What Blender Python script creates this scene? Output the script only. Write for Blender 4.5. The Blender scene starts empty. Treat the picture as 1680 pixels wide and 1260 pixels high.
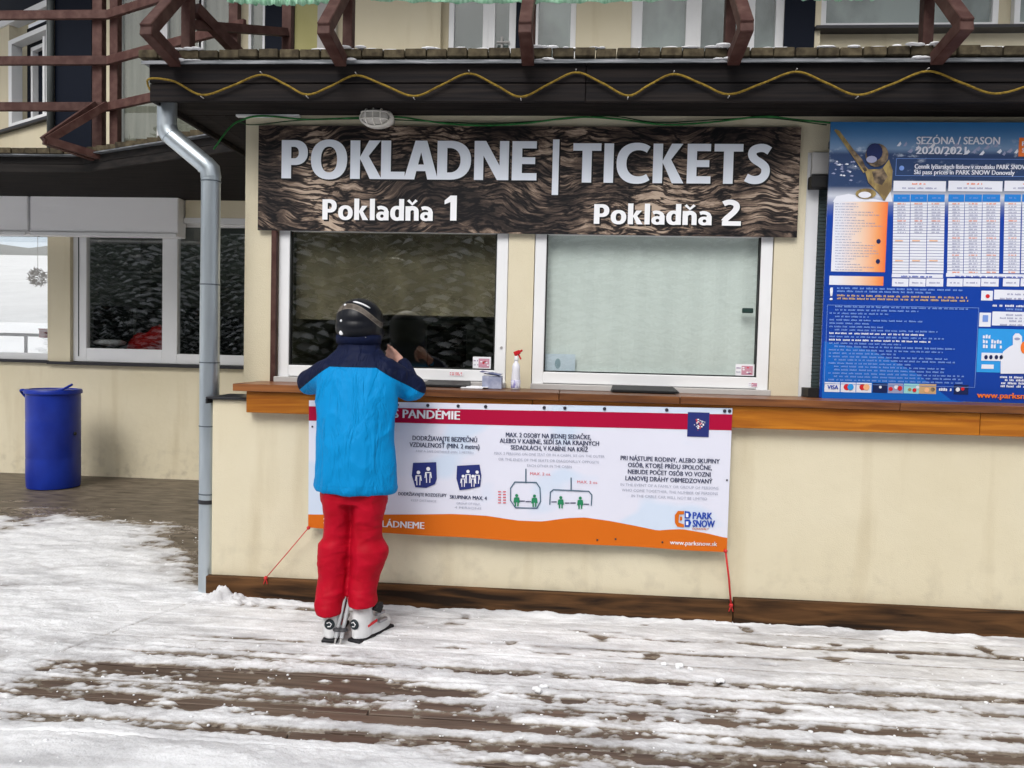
import bpy, bmesh, math, random
import numpy as np
from mathutils import Vector, Matrix, noise as mnoise
random.seed(7)
S = bpy.context.scene
COL = S.collection

# ------------------------------------------------------------------ camera
F, YAW, PIT, ROL = 1260.0, 0.0741207, 0.0440661, 0.0248853
EYE = Vector((2.10554, -4.4, 1.51892))
fw = Vector((-math.sin(YAW)*math.cos(PIT), math.cos(YAW)*math.cos(PIT), -math.sin(PIT)))
rt0 = Vector((math.cos(YAW), math.sin(YAW), 0)); up0 = rt0.cross(fw)
RT = rt0*math.cos(ROL)+up0*math.sin(ROL); UP = up0*math.cos(ROL)-rt0*math.sin(ROL)
cam = bpy.data.cameras.new('camera'); camo = bpy.data.objects.new('camera', cam); COL.objects.link(camo)
cam.sensor_width = 36; cam.lens = F/1680*36; cam.clip_end = 3000; cam.clip_start = .05
mw = Matrix((RT, UP, -fw)).transposed().to_4x4(); mw.translation = EYE
camo.matrix_world = mw
S.camera = camo
def at(px, py, Y):
    "survey helper: where the sight line of a photograph pixel meets the real vertical plane y=Y"
    d = RT*((px-840)/F) - UP*((py-630)/F) + fw
    t = (Y-EYE.y)/d.y
    p = EYE+d*t
    return p.x, p.z

# ------------------------------------------------------------------ light
W = bpy.data.worlds.new('World'); S.world = W; W.use_nodes = True
nt = W.node_tree; nt.nodes.clear()
sky = nt.nodes.new('ShaderNodeTexSky'); sky.sky_type = 'NISHITA'; sky.sun_disc = False
sky.sun_elevation = math.radians(48); sky.sun_rotation = math.radians(195)
sky.air_density = 1.0; sky.dust_density = 6.0; sky.ozone_density = 1.0
hs = nt.nodes.new('ShaderNodeHueSaturation'); hs.inputs['Saturation'].default_value = .22
bg = nt.nodes.new('ShaderNodeBackground'); bg.inputs['Strength'].default_value = .15
wo = nt.nodes.new('ShaderNodeOutputWorld')
nt.links.new(sky.outputs[0], hs.inputs['Color']); nt.links.new(hs.outputs[0], bg.inputs[0]); nt.links.new(bg.outputs[0], wo.inputs[0])
sl = bpy.data.lights.new('sun', 'SUN'); sl.energy = .9; sl.angle = math.radians(25); sl.color = (1, .97, .93)
so = bpy.data.objects.new('sun', sl); COL.objects.link(so)
az = math.radians(195); el = math.radians(48)
sd = Vector((math.sin(az)*math.cos(el), math.cos(az)*math.cos(el), math.sin(el)))
so.rotation_euler = sd.to_track_quat('Z', 'Y').to_euler()
S.view_settings.view_transform = 'Standard'; S.view_settings.look = 'None'
S.view_settings.gamma = 1; S.view_settings.use_curve_mapping = False
S.view_settings.exposure = 0.08
S.render.resolution_x = 1024; S.render.resolution_y = 768

# ------------------------------------------------------------------ materials
MATS = {}
def newmat(name):
    m = bpy.data.materials.new(name); m.use_nodes = True
    n = m.node_tree.nodes; b = n['Principled BSDF']
    MATS[name] = m
    return m, m.node_tree, b
def mat(name, c, rough=.6, metal=0., c2=None, scale=(5, 5, 5), detail=4, ramp=(.35, .65), bump=0., bscale=None, rnd=0., coat=0., spec=.28, dist=0.):
    if name in MATS: return MATS[name]
    m, t, b = newmat(name)
    b.inputs['Base Color'].default_value = (*c, 1); b.inputs['Roughness'].default_value = rough
    b.inputs['Metallic'].default_value = metal; b.inputs['Specular IOR Level'].default_value = spec
    if coat: b.inputs['Coat Weight'].default_value = coat; b.inputs['Coat Roughness'].default_value = .15
    N = t.nodes; L = t.links
    tc = N.new('ShaderNodeTexCoord'); mp = N.new('ShaderNodeMapping'); mp.inputs['Scale'].default_value = scale
    L.new(tc.outputs['Object'], mp.inputs[0])
    vec = mp.outputs[0]
    if rnd:
        oi = N.new('ShaderNodeObjectInfo'); ad = N.new('ShaderNodeVectorMath'); ad.operation = 'ADD'
        ml = N.new('ShaderNodeMath'); ml.operation = 'MULTIPLY'; ml.inputs[1].default_value = 37.
        L.new(oi.outputs['Random'], ml.inputs[0]); L.new(mp.outputs[0], ad.inputs[0]); L.new(ml.outputs[0], ad.inputs[1]); vec = ad.outputs[0]
    nz = N.new('ShaderNodeTexNoise'); nz.inputs['Scale'].default_value = 1; nz.inputs['Detail'].default_value = detail; nz.inputs['Distortion'].default_value = dist
    L.new(vec, nz.inputs['Vector'])
    out = None
    if c2:
        rp = N.new('ShaderNodeValToRGB'); rp.color_ramp.elements[0].position = ramp[0]; rp.color_ramp.elements[1].position = ramp[1]
        rp.color_ramp.elements[0].color = (*c, 1); rp.color_ramp.elements[1].color = (*c2, 1)
        L.new(nz.outputs['Fac'], rp.inputs[0]); out = rp.outputs[0]
        if rnd:
            hv = N.new('ShaderNodeHueSaturation'); mr = N.new('ShaderNodeMapRange')
            mr.inputs['To Min'].default_value = 1-rnd; mr.inputs['To Max'].default_value = 1+rnd
            L.new(oi.outputs['Random'], mr.inputs[0]); L.new(mr.outputs[0], hv.inputs['Value']); L.new(out, hv.inputs['Color']); out = hv.outputs[0]
        L.new(out, b.inputs['Base Color'])
    if bump:
        bp = N.new('ShaderNodeBump'); bp.inputs['Strength'].default_value = 1; bp.inputs['Distance'].default_value = bump
        if bscale:
            n2 = N.new('ShaderNodeTexNoise'); n2.inputs['Scale'].default_value = bscale; n2.inputs['Detail'].default_value = 5
            L.new(tc.outputs['Object'], n2.inputs['Vector']); L.new(n2.outputs['Fac'], bp.inputs['Height'])
        else: L.new(nz.outputs['Fac'], bp.inputs['Height'])
        L.new(bp.outputs[0], b.inputs['Normal'])
    return m

def plaster(name='cream_plaster', dirt=.6):
    m, t, b = newmat(name); N = t.nodes; L = t.links
    tc = N.new('ShaderNodeTexCoord')
    n1 = N.new('ShaderNodeTexNoise'); n1.inputs['Scale'].default_value = 1.3; n1.inputs['Detail'].default_value = 6
    mp = N.new('ShaderNodeMapping'); mp.inputs['Scale'].default_value = (6, 6, .7)
    n2 = N.new('ShaderNodeTexNoise'); n2.inputs['Scale'].default_value = 1; n2.inputs['Detail'].default_value = 6
    L.new(tc.outputs['Object'], n1.inputs['Vector']); L.new(tc.outputs['Object'], mp.inputs[0]); L.new(mp.outputs[0], n2.inputs['Vector'])
    r1 = N.new('ShaderNodeValToRGB'); e = r1.color_ramp.elements
    e[0].position = .3; e[0].color = (.635, .57, .41, 1); e[1].position = .7; e[1].color = (.69, .63, .475, 1)
    L.new(n1.outputs['Fac'], r1.inputs[0])
    r2 = N.new('ShaderNodeValToRGB'); e = r2.color_ramp.elements
    e[0].position = .55; e[0].color = (1, 1, 1, 1); e[1].position = .8; e[1].color = (.86, .83, .78, 1)
    L.new(n2.outputs['Fac'], r2.inputs[0])
    mx = N.new('ShaderNodeMix'); mx.data_type = 'RGBA'; mx.blend_type = 'MULTIPLY'; mx.inputs[0].default_value = 1
    L.new(r1.outputs[0], mx.inputs[6]); L.new(r2.outputs[0], mx.inputs[7])
    # splash dirt and scuffs near the ground
    sp = N.new('ShaderNodeSeparateXYZ'); L.new(tc.outputs['Object'], sp.inputs[0])
    mr = N.new('ShaderNodeMapRange'); mr.inputs['From Min'].default_value = .05; mr.inputs['From Max'].default_value = .5
    mr.inputs['To Min'].default_value = dirt; mr.inputs['To Max'].default_value = 0
    L.new(sp.outputs[2], mr.inputs[0])
    n3 = N.new('ShaderNodeTexNoise'); n3.inputs['Scale'].default_value = 9; n3.inputs['Detail'].default_value = 8; L.new(tc.outputs['Object'], n3.inputs['Vector'])
    r3 = N.new('ShaderNodeValToRGB'); r3.color_ramp.elements[0].position = .5; r3.color_ramp.elements[1].position = .72; L.new(n3.outputs['Fac'], r3.inputs[0])
    mu = N.new('ShaderNodeMath'); mu.operation = 'MULTIPLY'; L.new(mr.outputs[0], mu.inputs[0]); L.new(r3.outputs[0], mu.inputs[1])
    m2 = N.new('ShaderNodeMix'); m2.data_type = 'RGBA'; m2.inputs[7].default_value = (.40, .35, .26, 1)
    L.new(mu.outputs[0], m2.inputs[0]); L.new(mx.outputs[2], m2.inputs[6]); L.new(m2.outputs[2], b.inputs['Base Color'])
    b.inputs['Roughness'].default_value = .9
    n4 = N.new('ShaderNodeTexNoise'); n4.inputs['Scale'].default_value = 160; n4.inputs['Detail'].default_value = 3; L.new(tc.outputs['Object'], n4.inputs['Vector'])
    n5 = N.new('ShaderNodeTexNoise'); n5.inputs['Scale'].default_value = 5; n5.inputs['Detail'].default_value = 3; L.new(tc.outputs['Object'], n5.inputs['Vector'])
    am = N.new('ShaderNodeMath'); am.operation = 'MULTIPLY_ADD'; am.inputs[1].default_value = 4.; L.new(n5.outputs['Fac'], am.inputs[0]); L.new(n4.outputs['Fac'], am.inputs[2])
    bp = N.new('ShaderNodeBump'); bp.inputs['Distance'].default_value = .0022; L.new(am.outputs[0], bp.inputs['Height']); L.new(bp.outputs[0], b.inputs['Normal'])
    return m
PLASTER = plaster(); PLASTER2 = plaster('upper_cream_plaster', 0.)
DARKWOOD = mat('dark_fascia_wood', (.009, .008, .009), .75, spec=.12, c2=(.024, .019, .017), scale=(1.5, 20, 45), ramp=(.4, .75), bump=.003, rnd=.15)
SOFFIT = mat('soffit_wood', (.010, .009, .009), .8, spec=.1, c2=(.022, .018, .017), scale=(3, 40, 40), bump=.002, rnd=.2)
BROWNPAINT = mat('brown_painted_wood', (.055, .022, .018), .6, spec=.2, c2=(.10, .052, .043), scale=(14, 14, 14), ramp=(.4, .75), bump=.002, rnd=.12)
COUNTER = mat('varnished_counter_wood', (.26, .075, .005), .42, c2=(.47, .17, .012), scale=(2.2, 30, 34), ramp=(.3, .7), bump=.0012, rnd=.2, coat=.06, dist=.6)
COUNTERTOP = mat('counter_top_wood', (.085, .030, .012), .45, c2=(.23, .085, .025), scale=(2.5, 26, 30), ramp=(.35, .7), bump=.001, rnd=.2, coat=.2)
SKIRT = mat('skirting_wood', (.016, .009, .005), .7, spec=.15, c2=(.16, .075, .028), scale=(2.2, 20, 22), ramp=(.35, .8), bump=.003, rnd=.2, dist=.5)
DECKEND = mat('old_deck_board', (.035, .026, .014), .85, c2=(.105, .085, .05), scale=(25, 2.5, 25), ramp=(.35, .75), bump=.003, rnd=.3)
PLANK = mat('wet_terrace_plank', (.060, .038, .028), .45, c2=(.155, .11, .082), scale=(2.5, 36, 36), ramp=(.3, .72), bump=.003, rnd=.2)
PVC = mat('white_window_frame', (.74, .75, .77), .35, c2=(.80, .81, .82), scale=(2, 2, 2))
GREYPVC = mat('grey_sill_profile', (.42, .41, .40), .5, c2=(.5, .49, .48), scale=(3, 3, 3))
SEAL = mat('black_window_seal', (.02, .022, .022), .6)
ZINC = mat('zinc_pipe', (.40, .45, .49), .34, .8, c2=(.54, .60, .64), scale=(9, 9, 1.2), ramp=(.35, .65), bump=.0006)
FLASH = mat('grey_flashing', (.10, .11, .12), .5, .3, c2=(.24, .25, .27), scale=(5, 30, 60), ramp=(.4, .65), bump=.002)
DARKSILL = mat('dark_metal_sill', (.035, .035, .04), .4, .4)
BLUEPLASTIC = mat('blue_barrel_plastic', (.004, .018, .22), .35, spec=.3, c2=(.007, .030, .31), scale=(4, 4, 3), bump=.002, bscale=3)
BLACK = mat('black_plastic', (.012, .012, .013), .5)
DARKROOM = mat('dark_room_wall', (.17, .20, .18), .9, c2=(.24, .27, .25), scale=(1, 1, 1))
OLIVEROOM = mat('olive_room_wall', (.30, .31, .24), .9, c2=(.40, .40, .31), scale=(1.5, 1, 1.2))
DARKGREY = mat('dark_grey_cabinet', (.20, .22, .225), .6)
WHITEP = mat('white_plastic', (.75, .76, .78), .35)
SNOWM = mat('lump_snow', (.80, .81, .83), .7, c2=(.9, .91, .93), scale=(30, 30, 30), bump=.004)
YELLOW = mat('yellow_rope', (.15, .095, .012), .85, c2=(.28, .185, .025), scale=(60, 60, 60), bump=.002, bscale=250)
GREENC = mat('green_cable', (.012, .10, .022), .6, c2=(.03, .2, .05), scale=(20, 20, 20))
REDCORD = mat('red_cord', (.55, .03, .03), .6)

def glass(name, ior, tint, rough=.0):
    m, t, b = newmat(name); N = t.nodes; L = t.links; N.remove(b)
    tr = N.new('ShaderNodeBsdfTransparent'); tr.inputs[0].default_value = (*tint, 1)
    gl = N.new('ShaderNodeBsdfGlossy'); gl.inputs['Roughness'].default_value = rough
    lw = N.new('ShaderNodeLayerWeight'); lw.inputs['Blend'].default_value = .5
    f0 = ((ior-1)/(ior+1))**2; pw = N.new('ShaderNodeMath'); pw.operation = 'POWER'; pw.inputs[1].default_value = 5; L.new(lw.outputs['Facing'], pw.inputs[0])
    fr = N.new('ShaderNodeMath'); fr.operation = 'MULTIPLY_ADD'; fr.inputs[1].default_value = 1-f0; fr.inputs[2].default_value = f0; L.new(pw.outputs[0], fr.inputs[0])
    tc = N.new('ShaderNodeTexCoord'); nz = N.new('ShaderNodeTexNoise'); nz.inputs['Scale'].default_value = 1.6; nz.inputs['Detail'].default_value = 1
    bp = N.new('ShaderNodeBump'); bp.inputs['Distance'].default_value = .0006
    L.new(tc.outputs['Object'], nz.inputs['Vector']); L.new(nz.outputs['Fac'], bp.inputs['Height']); L.new(bp.outputs[0], gl.inputs['Normal'])
    mx = N.new('ShaderNodeMixShader'); L.new(fr.outputs[0], mx.inputs[0]); L.new(tr.outputs[0], mx.inputs[1]); L.new(gl.outputs[0], mx.inputs[2])
    L.new(mx.outputs[0], N['Material Output'].inputs[0])
    return m
GLASS = glass('window_glass', 2.35, (.93, .94, .935))
GLASSFILM = glass('coated_window_glass', 2.3, (.86, .86, .81))
GLASSPALE = glass('plain_window_glass', 1.55, (.95, .97, .96))

def flat(name, c, rough=.5, **k): return mat(name, c, rough, **k)

# ------------------------------------------------------------------ building helpers
def org(parent):
    o = Vector((0, 0, 0)); p = parent
    while p: o += Vector(p.location); p = p.parent
    return o
def tag(o, label=None, cat=None, group=None, kind=None):
    if label: o['label'] = label
    if cat: o['category'] = cat
    if group: o['group'] = group
    if kind: o['kind'] = kind
    return o
def thing(name, loc, label, cat, group=None):
    o = bpy.data.objects.new(name, None); COL.objects.link(o); o.location = loc; o.empty_display_size = .1
    return tag(o, label, cat, group)
def link(name, me, mats, parent=None, loc=None):
    o = bpy.data.objects.new(name, me); COL.objects.link(o)
    for m in (mats if isinstance(mats, (list, tuple)) else [mats]): me.materials.append(m)
    if parent: o.parent = parent
    if loc is not None: o.location = loc
    return o
class MB:
    def __init__(s): s.v = []; s.f = []; s.m = []
    def add(s, vs, fs, mi=0):
        n = len(s.v); s.v += [tuple(v) for v in vs]; s.f += [tuple(i+n for i in f) for f in fs]; s.m += [mi]*len(fs); return s
    def box(s, x0, x1, y0, y1, z0, z1, mi=0):
        return s.add([(x0,y0,z0),(x1,y0,z0),(x1,y1,z0),(x0,y1,z0),(x0,y0,z1),(x1,y0,z1),(x1,y1,z1),(x0,y1,z1)],
                     [(0,3,2,1),(4,5,6,7),(0,1,5,4),(1,2,6,5),(2,3,7,6),(3,0,4,7)], mi)
    def bar(s, p, q, w, h, mi=0, up=(0, 0, 1)):
        p = Vector(p); q = Vector(q); d = (q-p).normalized(); u = Vector(up)
        if abs(d.dot(u)) > .98: u = Vector((0, 1, 0))
        r = d.cross(u).normalized(); u = r.cross(d)
        vs = []
        for c in (p, q):
            for a, b_ in ((-1,-1),(1,-1),(1,1),(-1,1)): vs.append(c+r*a*w/2+u*b_*h/2)
        return s.add(vs, [(0,1,2,3),(7,6,5,4),(0,4,5,1),(1,5,6,2),(2,6,7,3),(3,7,4,0)], mi)
    def tube(s, pts, r, n=8, mi=0, cap=True):
        pts = [Vector(p) for p in pts]; k = len(pts); rs = r if isinstance(r, (list, tuple)) else [r]*k
        ref = None; vs = []
        for i, p in enumerate(pts):
            d = (pts[min(i+1, k-1)]-pts[max(i-1, 0)]).normalized()
            if ref is None: ref = Vector((0, 0, 1)) if abs(d.z) < .9 else Vector((0, 1, 0))
            a = d.cross(ref).normalized(); b_ = a.cross(d).normalized(); ref = b_ if abs(b_.dot(d)) < .5 else ref
            for j in range(n):
                t = 2*math.pi*j/n; vs.append(p+(a*math.cos(t)+b_*math.sin(t))*rs[i])
        fs = [(i*n+j, i*n+(j+1) % n, (i+1)*n+(j+1) % n, (i+1)*n+j) for i in range(k-1) for j in range(n)]
        if cap: fs += [tuple(range(n-1, -1, -1)), tuple((k-1)*n+j for j in range(n))]
        return s.add(vs, fs, mi)
    def lathe(s, c, prof, n=24, mi=0, axis='z', sq=1.):
        vs = []
        for (r, h) in prof:
            for j in range(n):
                t = 2*math.pi*j/n; a = r*math.cos(t); b_ = r*math.sin(t)*sq
                vs.append((c[0]+a, c[1]+b_, c[2]+h) if axis == 'z' else (c[0]+a, c[1]+h, c[2]+b_))
        k = len(prof)
        fs = [(i*n+j, i*n+(j+1) % n, (i+1)*n+(j+1) % n, (i+1)*n+j) for i in range(k-1) for j in range(n)]
        fs += [tuple(range(n-1, -1, -1)), tuple((k-1)*n+j for j in range(n))]
        return s.add(vs, fs, mi)
    def rings(s, R_, n=20, mi=0):
        vs = []
        for (cx, cy, cz, rx, ry) in R_:
            for j in range(n):
                t = 2*math.pi*j/n; vs.append((cx+rx*math.cos(t), cy+ry*math.sin(t), cz))
        k = len(R_)
        fs = [(i*n+j, i*n+(j+1) % n, (i+1)*n+(j+1) % n, (i+1)*n+j) for i in range(k-1) for j in range(n)]
        fs += [tuple(range(n-1, -1, -1)), tuple((k-1)*n+j for j in range(n))]
        return s.add(vs, fs, mi)
    def ball(s, c, rx, ry=None, rz=None, n=14, m=10, mi=0):
        ry = ry or rx; rz = rz or rx
        vs = [(c[0], c[1], c[2]-rz)]
        for i in range(1, m):
            a = math.pi*i/m
            for j in range(n):
                t = 2*math.pi*j/n; vs.append((c[0]+rx*math.sin(a)*math.cos(t), c[1]+ry*math.sin(a)*math.sin(t), c[2]-rz*math.cos(a)))
        vs.append((c[0], c[1], c[2]+rz))
        fs = [(0, 1+(j+1) % n, 1+j) for j in range(n)]
        for i in range(m-2):
            for j in range(n): fs.append((1+i*n+j, 1+i*n+(j+1) % n, 1+(i+1)*n+(j+1) % n, 1+(i+1)*n+j))
        l = len(vs)-1
        fs += [(l, 1+(m-2)*n+j, 1+(m-2)*n+(j+1) % n) for j in range(n)]
        return s.add(vs, fs, mi)
    def mesh(s, name, o=Vector((0, 0, 0)), smooth=False, bevel=0):
        me = bpy.data.meshes.new(name)
        me.from_pydata([(v[0]-o.x, v[1]-o.y, v[2]-o.z) for v in s.v], [], s.f)
        me.polygons.foreach_set('material_index', s.m)
        bm = bmesh.new(); bm.from_mesh(me)
        bmesh.ops.recalc_face_normals(bm, faces=bm.faces)
        if bevel: bmesh.ops.bevel(bm, geom=list(bm.edges), offset=bevel, segments=1, affect='EDGES', clamp_overlap=True)
        bm.to_mesh(me); bm.free()
        if smooth:
            me.polygons.foreach_set('use_smooth', [True]*len(me.polygons))
        me.update()
        return me
    def build(s, name, mats, parent=None, smooth=False, bevel=0, loc=None, sharp=None):
        o0 = org(parent) if parent else Vector(loc or (0, 0, 0))
        me = s.mesh(name, o0, smooth or sharp is not None, bevel)
        if sharp is not None: me.set_sharp_from_angle(angle=math.radians(sharp))
        return link(name, me, mats, parent, None if parent else o0)
def part(name, parent, mats, *boxes, bevel=0.):
    b = MB()
    for q in boxes: b.box(*q)
    return b.build(name, mats, parent, bevel=bevel)
def spline(pts, k=8):
    out = []; P = [Vector(p) for p in pts]; P = [P[0]*2-P[1]]+P+[P[-1]*2-P[-2]]
    for i in range(1, len(P)-2):
        for j in range(k):
            t = j/k; a, b_, c, d = P[i-1:i+3]
            out.append(.5*((2*b_)+(c-a)*t+(2*a-5*b_+4*c-d)*t*t+(3*b_-a-3*c+d)*t**3))
    out.append(P[-2]); return out

# text ---------------------------------------------------------------
_cap = {}
def textmesh(s, bold=0.0, res=4):
    cu = bpy.data.curves.new('t', 'FONT'); cu.body = s; cu.size = 1; cu.resolution_u = res; cu.offset = bold
    ob = bpy.data.objects.new('t', cu); COL.objects.link(ob)
    dg = bpy.context.evaluated_depsgraph_get(); me = bpy.data.meshes.new_from_object(ob.evaluated_get(dg))
    bpy.data.objects.remove(ob); bpy.data.curves.remove(cu)
    v = [tuple(x.co) for x in me.vertices]; f = [tuple(p.vertices) for p in me.polygons]; bpy.data.meshes.remove(me)
    return v, f
def capheight(bold):
    if bold not in _cap:
        v, f = textmesh('H', bold); ys = [p[1] for p in v]; _cap[bold] = (min(ys), max(ys))
    return _cap[bold]
def addtext(mb, s, x0, x1, zb, h, Y, bold=.02, mi=0, res=3, warp=None):
    "flat lettering between x0 and x1, baseline zb, capital height h, on the plane y=Y facing -y"
    v, f = textmesh(s, 0., res)
    if not v: return
    a = min(p[0] for p in v); b_ = max(p[0] for p in v); c0, c1 = capheight(0.)
    k = (.10 if bold >= .03 else .07)*h if bold else 0.
    sx = (x1-x0-k)/(b_-a); sz = h/(c1-c0)
    for n_, dx in enumerate((0., k/2, k) if bold else (0.,)):
        mb.add([(x0+dx+(p[0]-a)*sx, Y-.0002*n_, zb+(p[1]-c0)*sz) for p in v], f, mi)
def greek(mb, x0, x1, z, h, Y, mi=0, rng=random):
    "illegible fine print: short strokes grouped like words"
    x = x0
    while x < x1-h*.5:
        wl = min(rng.uniform(2, 7)*h*.75, x1-x)
        n = max(1, int(wl/(h*.75)))
        for i in range(n):
            xa = x+i*h*.75; mb.add([(xa, Y, z), (xa+h*.55, Y, z), (xa+h*.55, Y, z+h*rng.uniform(.7, 1.2)), (xa, Y, z+h*rng.uniform(.7, 1.2))], [(0, 1, 2, 3)], mi)
        x += wl+h*.6
def quad(mb, x0, x1, z0, z1, Y, mi=0):
    mb.add([(x0, Y, z0), (x1, Y, z0), (x1, Y, z1), (x0, Y, z1)], [(0, 1, 2, 3)], mi)
def poly(mb, pts, Y, mi=0):
    mb.add([(p[0], Y, p[1]) for p in pts], [tuple(range(len(pts)))], mi)
def disc(mb, x, z, rx, rz, Y, mi=0, n=20):
    poly(mb, [(x+rx*math.cos(2*math.pi*i/n), z+rz*math.sin(2*math.pi*i/n)) for i in range(n)], Y, mi)

# ------------------------------------------------------------------ ground, terrace and snow
rng = np.random.default_rng(5)
_T = rng.random((256, 256))
def vnoise(x, y):
    xi = np.floor(x).astype(int); yi = np.floor(y).astype(int); fx = x-xi; fy = y-yi
    fx = fx*fx*(3-2*fx); fy = fy*fy*(3-2*fy)
    g = lambda a, b: _T[a & 255, b & 255]
    return (g(xi, yi)*(1-fx)+g(xi+1, yi)*fx)*(1-fy)+(g(xi, yi+1)*(1-fx)+g(xi+1, yi+1)*fx)*fy
def fbm(x, y, o=4):
    s = 0; a = .5; t = 0
    for i in range(o):
        s = s+a*vnoise(x*2**i+17.3*i, y*2**i+9.1*i); t += a; a *= .55
    return s/t-.5
PW = .166
def sstep(a, b, x): t = np.clip((x-a)/(b-a), 0, 1); return t*t*(3-2*t)
def snow_t(x, y):
    n1 = fbm(x*1.1, y*7, 4); n2 = fbm(x*5+3, y*22+5, 4); n3 = fbm(x*24, y*38, 3); n4 = fbm(x*62, y*80, 3); nb = fbm(x*.7+4, y*.9+2, 3); n5 = fbm(x*9+1, y*13+8, 4)
    calm = 1-.55*sstep(-.78, -.62, y); t = .0125+.012*n1+.007*n2+(.017*n3+.011*n4)*calm+.016*nb+.018*n5*calm-.0035*sstep(-.55, -.8, y)*(1-sstep(-1.6, -1.7, y))*0
    xs = x
    def band(yc, w, a, x0, x1, sl=0., soft=.25):
        g = sstep(x0-soft, x0+soft, xs+.5*n5)*(1-sstep(x1-soft, x1+soft, xs+.5*n5))
        yy = yc+sl*(xs-x0)+.02*fbm(xs*3+yc*7, xs*.5)
        return a*np.exp(-((y-yy)/w)**4)*g
    rag = .92+2.2*fbm(x*6.5, y*16+3, 4)+1.9*fbm(x*21, y*44+3, 3)
    D = 0
    D = D+band(-.855, .036, .028, .15, 4.6)*(.55+1.3*sstep(-.12, .2, fbm(x*2.3+9, y*2, 3)))
    D = D+band(-.775, .012, .018, .2, 1.2)
    D = D+band(-1.055, .085, .027, -.35, 1.45)
    D = D+band(-1.10, .050, .022, 1.1, 3.0)
    D = D+band(-1.22, .040, .016, -.3, 3.6)
    D = D+band(-1.34, .066, .029, -.35, 1.9)
    D = D+band(-1.38, .044, .018, 1.6, 5.2)
    D = D+band(-1.53, .050, .026, -.1, 1.4)
    D = D+band(-1.53, .065, .020, 1.5, 5.2)
    D = D+band(-1.655, .044, .022, 1.6, 5.2)
    D = D+band(-1.23, .030, .014, 2.6, 5.2)
    D = D+band(-.33, .035, .015, 2.3, 4.6)
    D = D+band(-.13, .035, .018, .05, .9)
    D = D+band(-1.01, .024, .012, 2.2, 5.0)+band(-.62, .020, .012, .1, 1.1)+band(-.52, .02, .010, 1.5, 3.4)
    D = D*rag
    # scattered small melt holes
    hole = sstep(.20, .30, fbm(x*7+31, y*15+12, 2))*sstep(-.75, -.6, y)*sstep(.8, 1.6, x)
    D = D+.018*hole
    q_ = np.clip(-y, 0, 1.05); dl = np.abs(x+.35*q_)
    t = t-.022*np.exp(-(dl/.009)**2)*(y < -.03)*(y > -1.05)*(.6+2*n5)
    deck = sstep(-.42, -.28, x+.15*n5)*(1-sstep(-.02, .22, y+.4*n5+.15*n1-.35*sstep(-.2, .1, x)))
    t = t-D*deck
    g = np.abs(((-y-.008) % PW)); g = np.minimum(g, PW-g)
    gate = sstep(-.22, .12, fbm(x*.8+5, np.floor(-y/PW+.5)*3.7, 2))
    t = t-.020*np.exp(-(g/.0065)**2)*deck*(.35+.95*gate)*(.8+1.2*n5)
    t = t+.026*sstep(-1.60, -1.78, y+.10*fbm(x*2, y*2, 3))
    t = t+.030*sstep(-1.50, -1.66, y+.10*fbm(x*2, y*2, 3))*(1-sstep(1.0, 1.9, x))*sstep(-.1, .25, x)
    t = t+.014*np.exp(-((y+.02)/.08)**2)*sstep(.0, .2, x)*(1+3*n5)
    t = t+.075*np.exp(-((y+.07)/.05)**2-((x-.13)/.17)**2)*np.clip(.75+2.6*n3+1.5*n5, 0, 2)
    left = 1-deck
    tl = .020+.030*fbm(x*1.6+7, y*2.4, 4)+.008*n2+.016*n3+.009*n4+.026*n5+.016*fbm(x*4.1, y*6+2, 3)
    bx = np.interp(x, [-6, -4.0, -3.2, -1.8, -.9, -.35, .1], [3.05, 2.95, 2.85, 2.60, 2.15, 1.35, .9])
    edge = (y-bx)+.55*fbm(x*2.2, y*2.2, 4)+.10*n2
    tl = tl-.042*sstep(-1.7, -.15, edge)-.022*sstep(-.25, .35, edge)-.05*sstep(.25, .6, edge)
    t = t*deck+tl*left
    return t
xs_ = np.concatenate([np.arange(-5.0, -1.8, .0125), np.arange(-1.8, 5.4, .0095)]); ys_ = np.concatenate([np.arange(-2.5, -1.8, .02), np.arange(-1.8, .1, .0072), np.arange(.1, 3.8, .0165), [3.8]])
nx = len(xs_); ny = len(ys_)
gx, gy = np.meshgrid(xs_, ys_)
T = snow_t(gx, gy)
Z = np.where(T > 0, T*.62, T); Z = np.maximum(Z, -.03)
vid = np.arange(nx*ny).reshape(ny, nx)
a = vid[:-1, :-1]; b = vid[:-1, 1:]; c = vid[1:, 1:]; d = vid[1:, :-1]
tm = np.maximum.reduce([T[:-1, :-1], T[:-1, 1:], T[1:, 1:], T[1:, :-1]])
cxm = gx[:-1, :-1]; cym = gy[:-1, :-1]
keep = (tm > -.008) & ~((cxm > .02) & (cym > .02))
quads = np.stack([a[keep], b[keep], c[keep], d[keep]], 1)
used = np.unique(quads); remap = -np.ones(nx*ny, int); remap[used] = np.arange(len(used)); quads = remap[quads]
co = np.stack([gx.ravel()[used], gy.ravel()[used], Z.ravel()[used]], 1)
me = bpy.data.meshes.new('snow_cover')
me.vertices.add(len(co)); me.vertices.foreach_set('co', co.ravel())
me.loops.add(quads.size); me.loops.foreach_set('vertex_index', quads.ravel().astype(np.int32))
me.polygons.add(len(quads)); me.polygons.foreach_set('loop_start', np.arange(0, quads.size, 4, dtype=np.int32))
me.update(calc_edges=True); me.polygons.foreach_set('use_smooth', [True]*len(me.polygons))
at_ = me.attributes.new('thick', 'FLOAT', 'POINT'); at_.data.foreach_set('value', T.ravel()[used])
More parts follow.
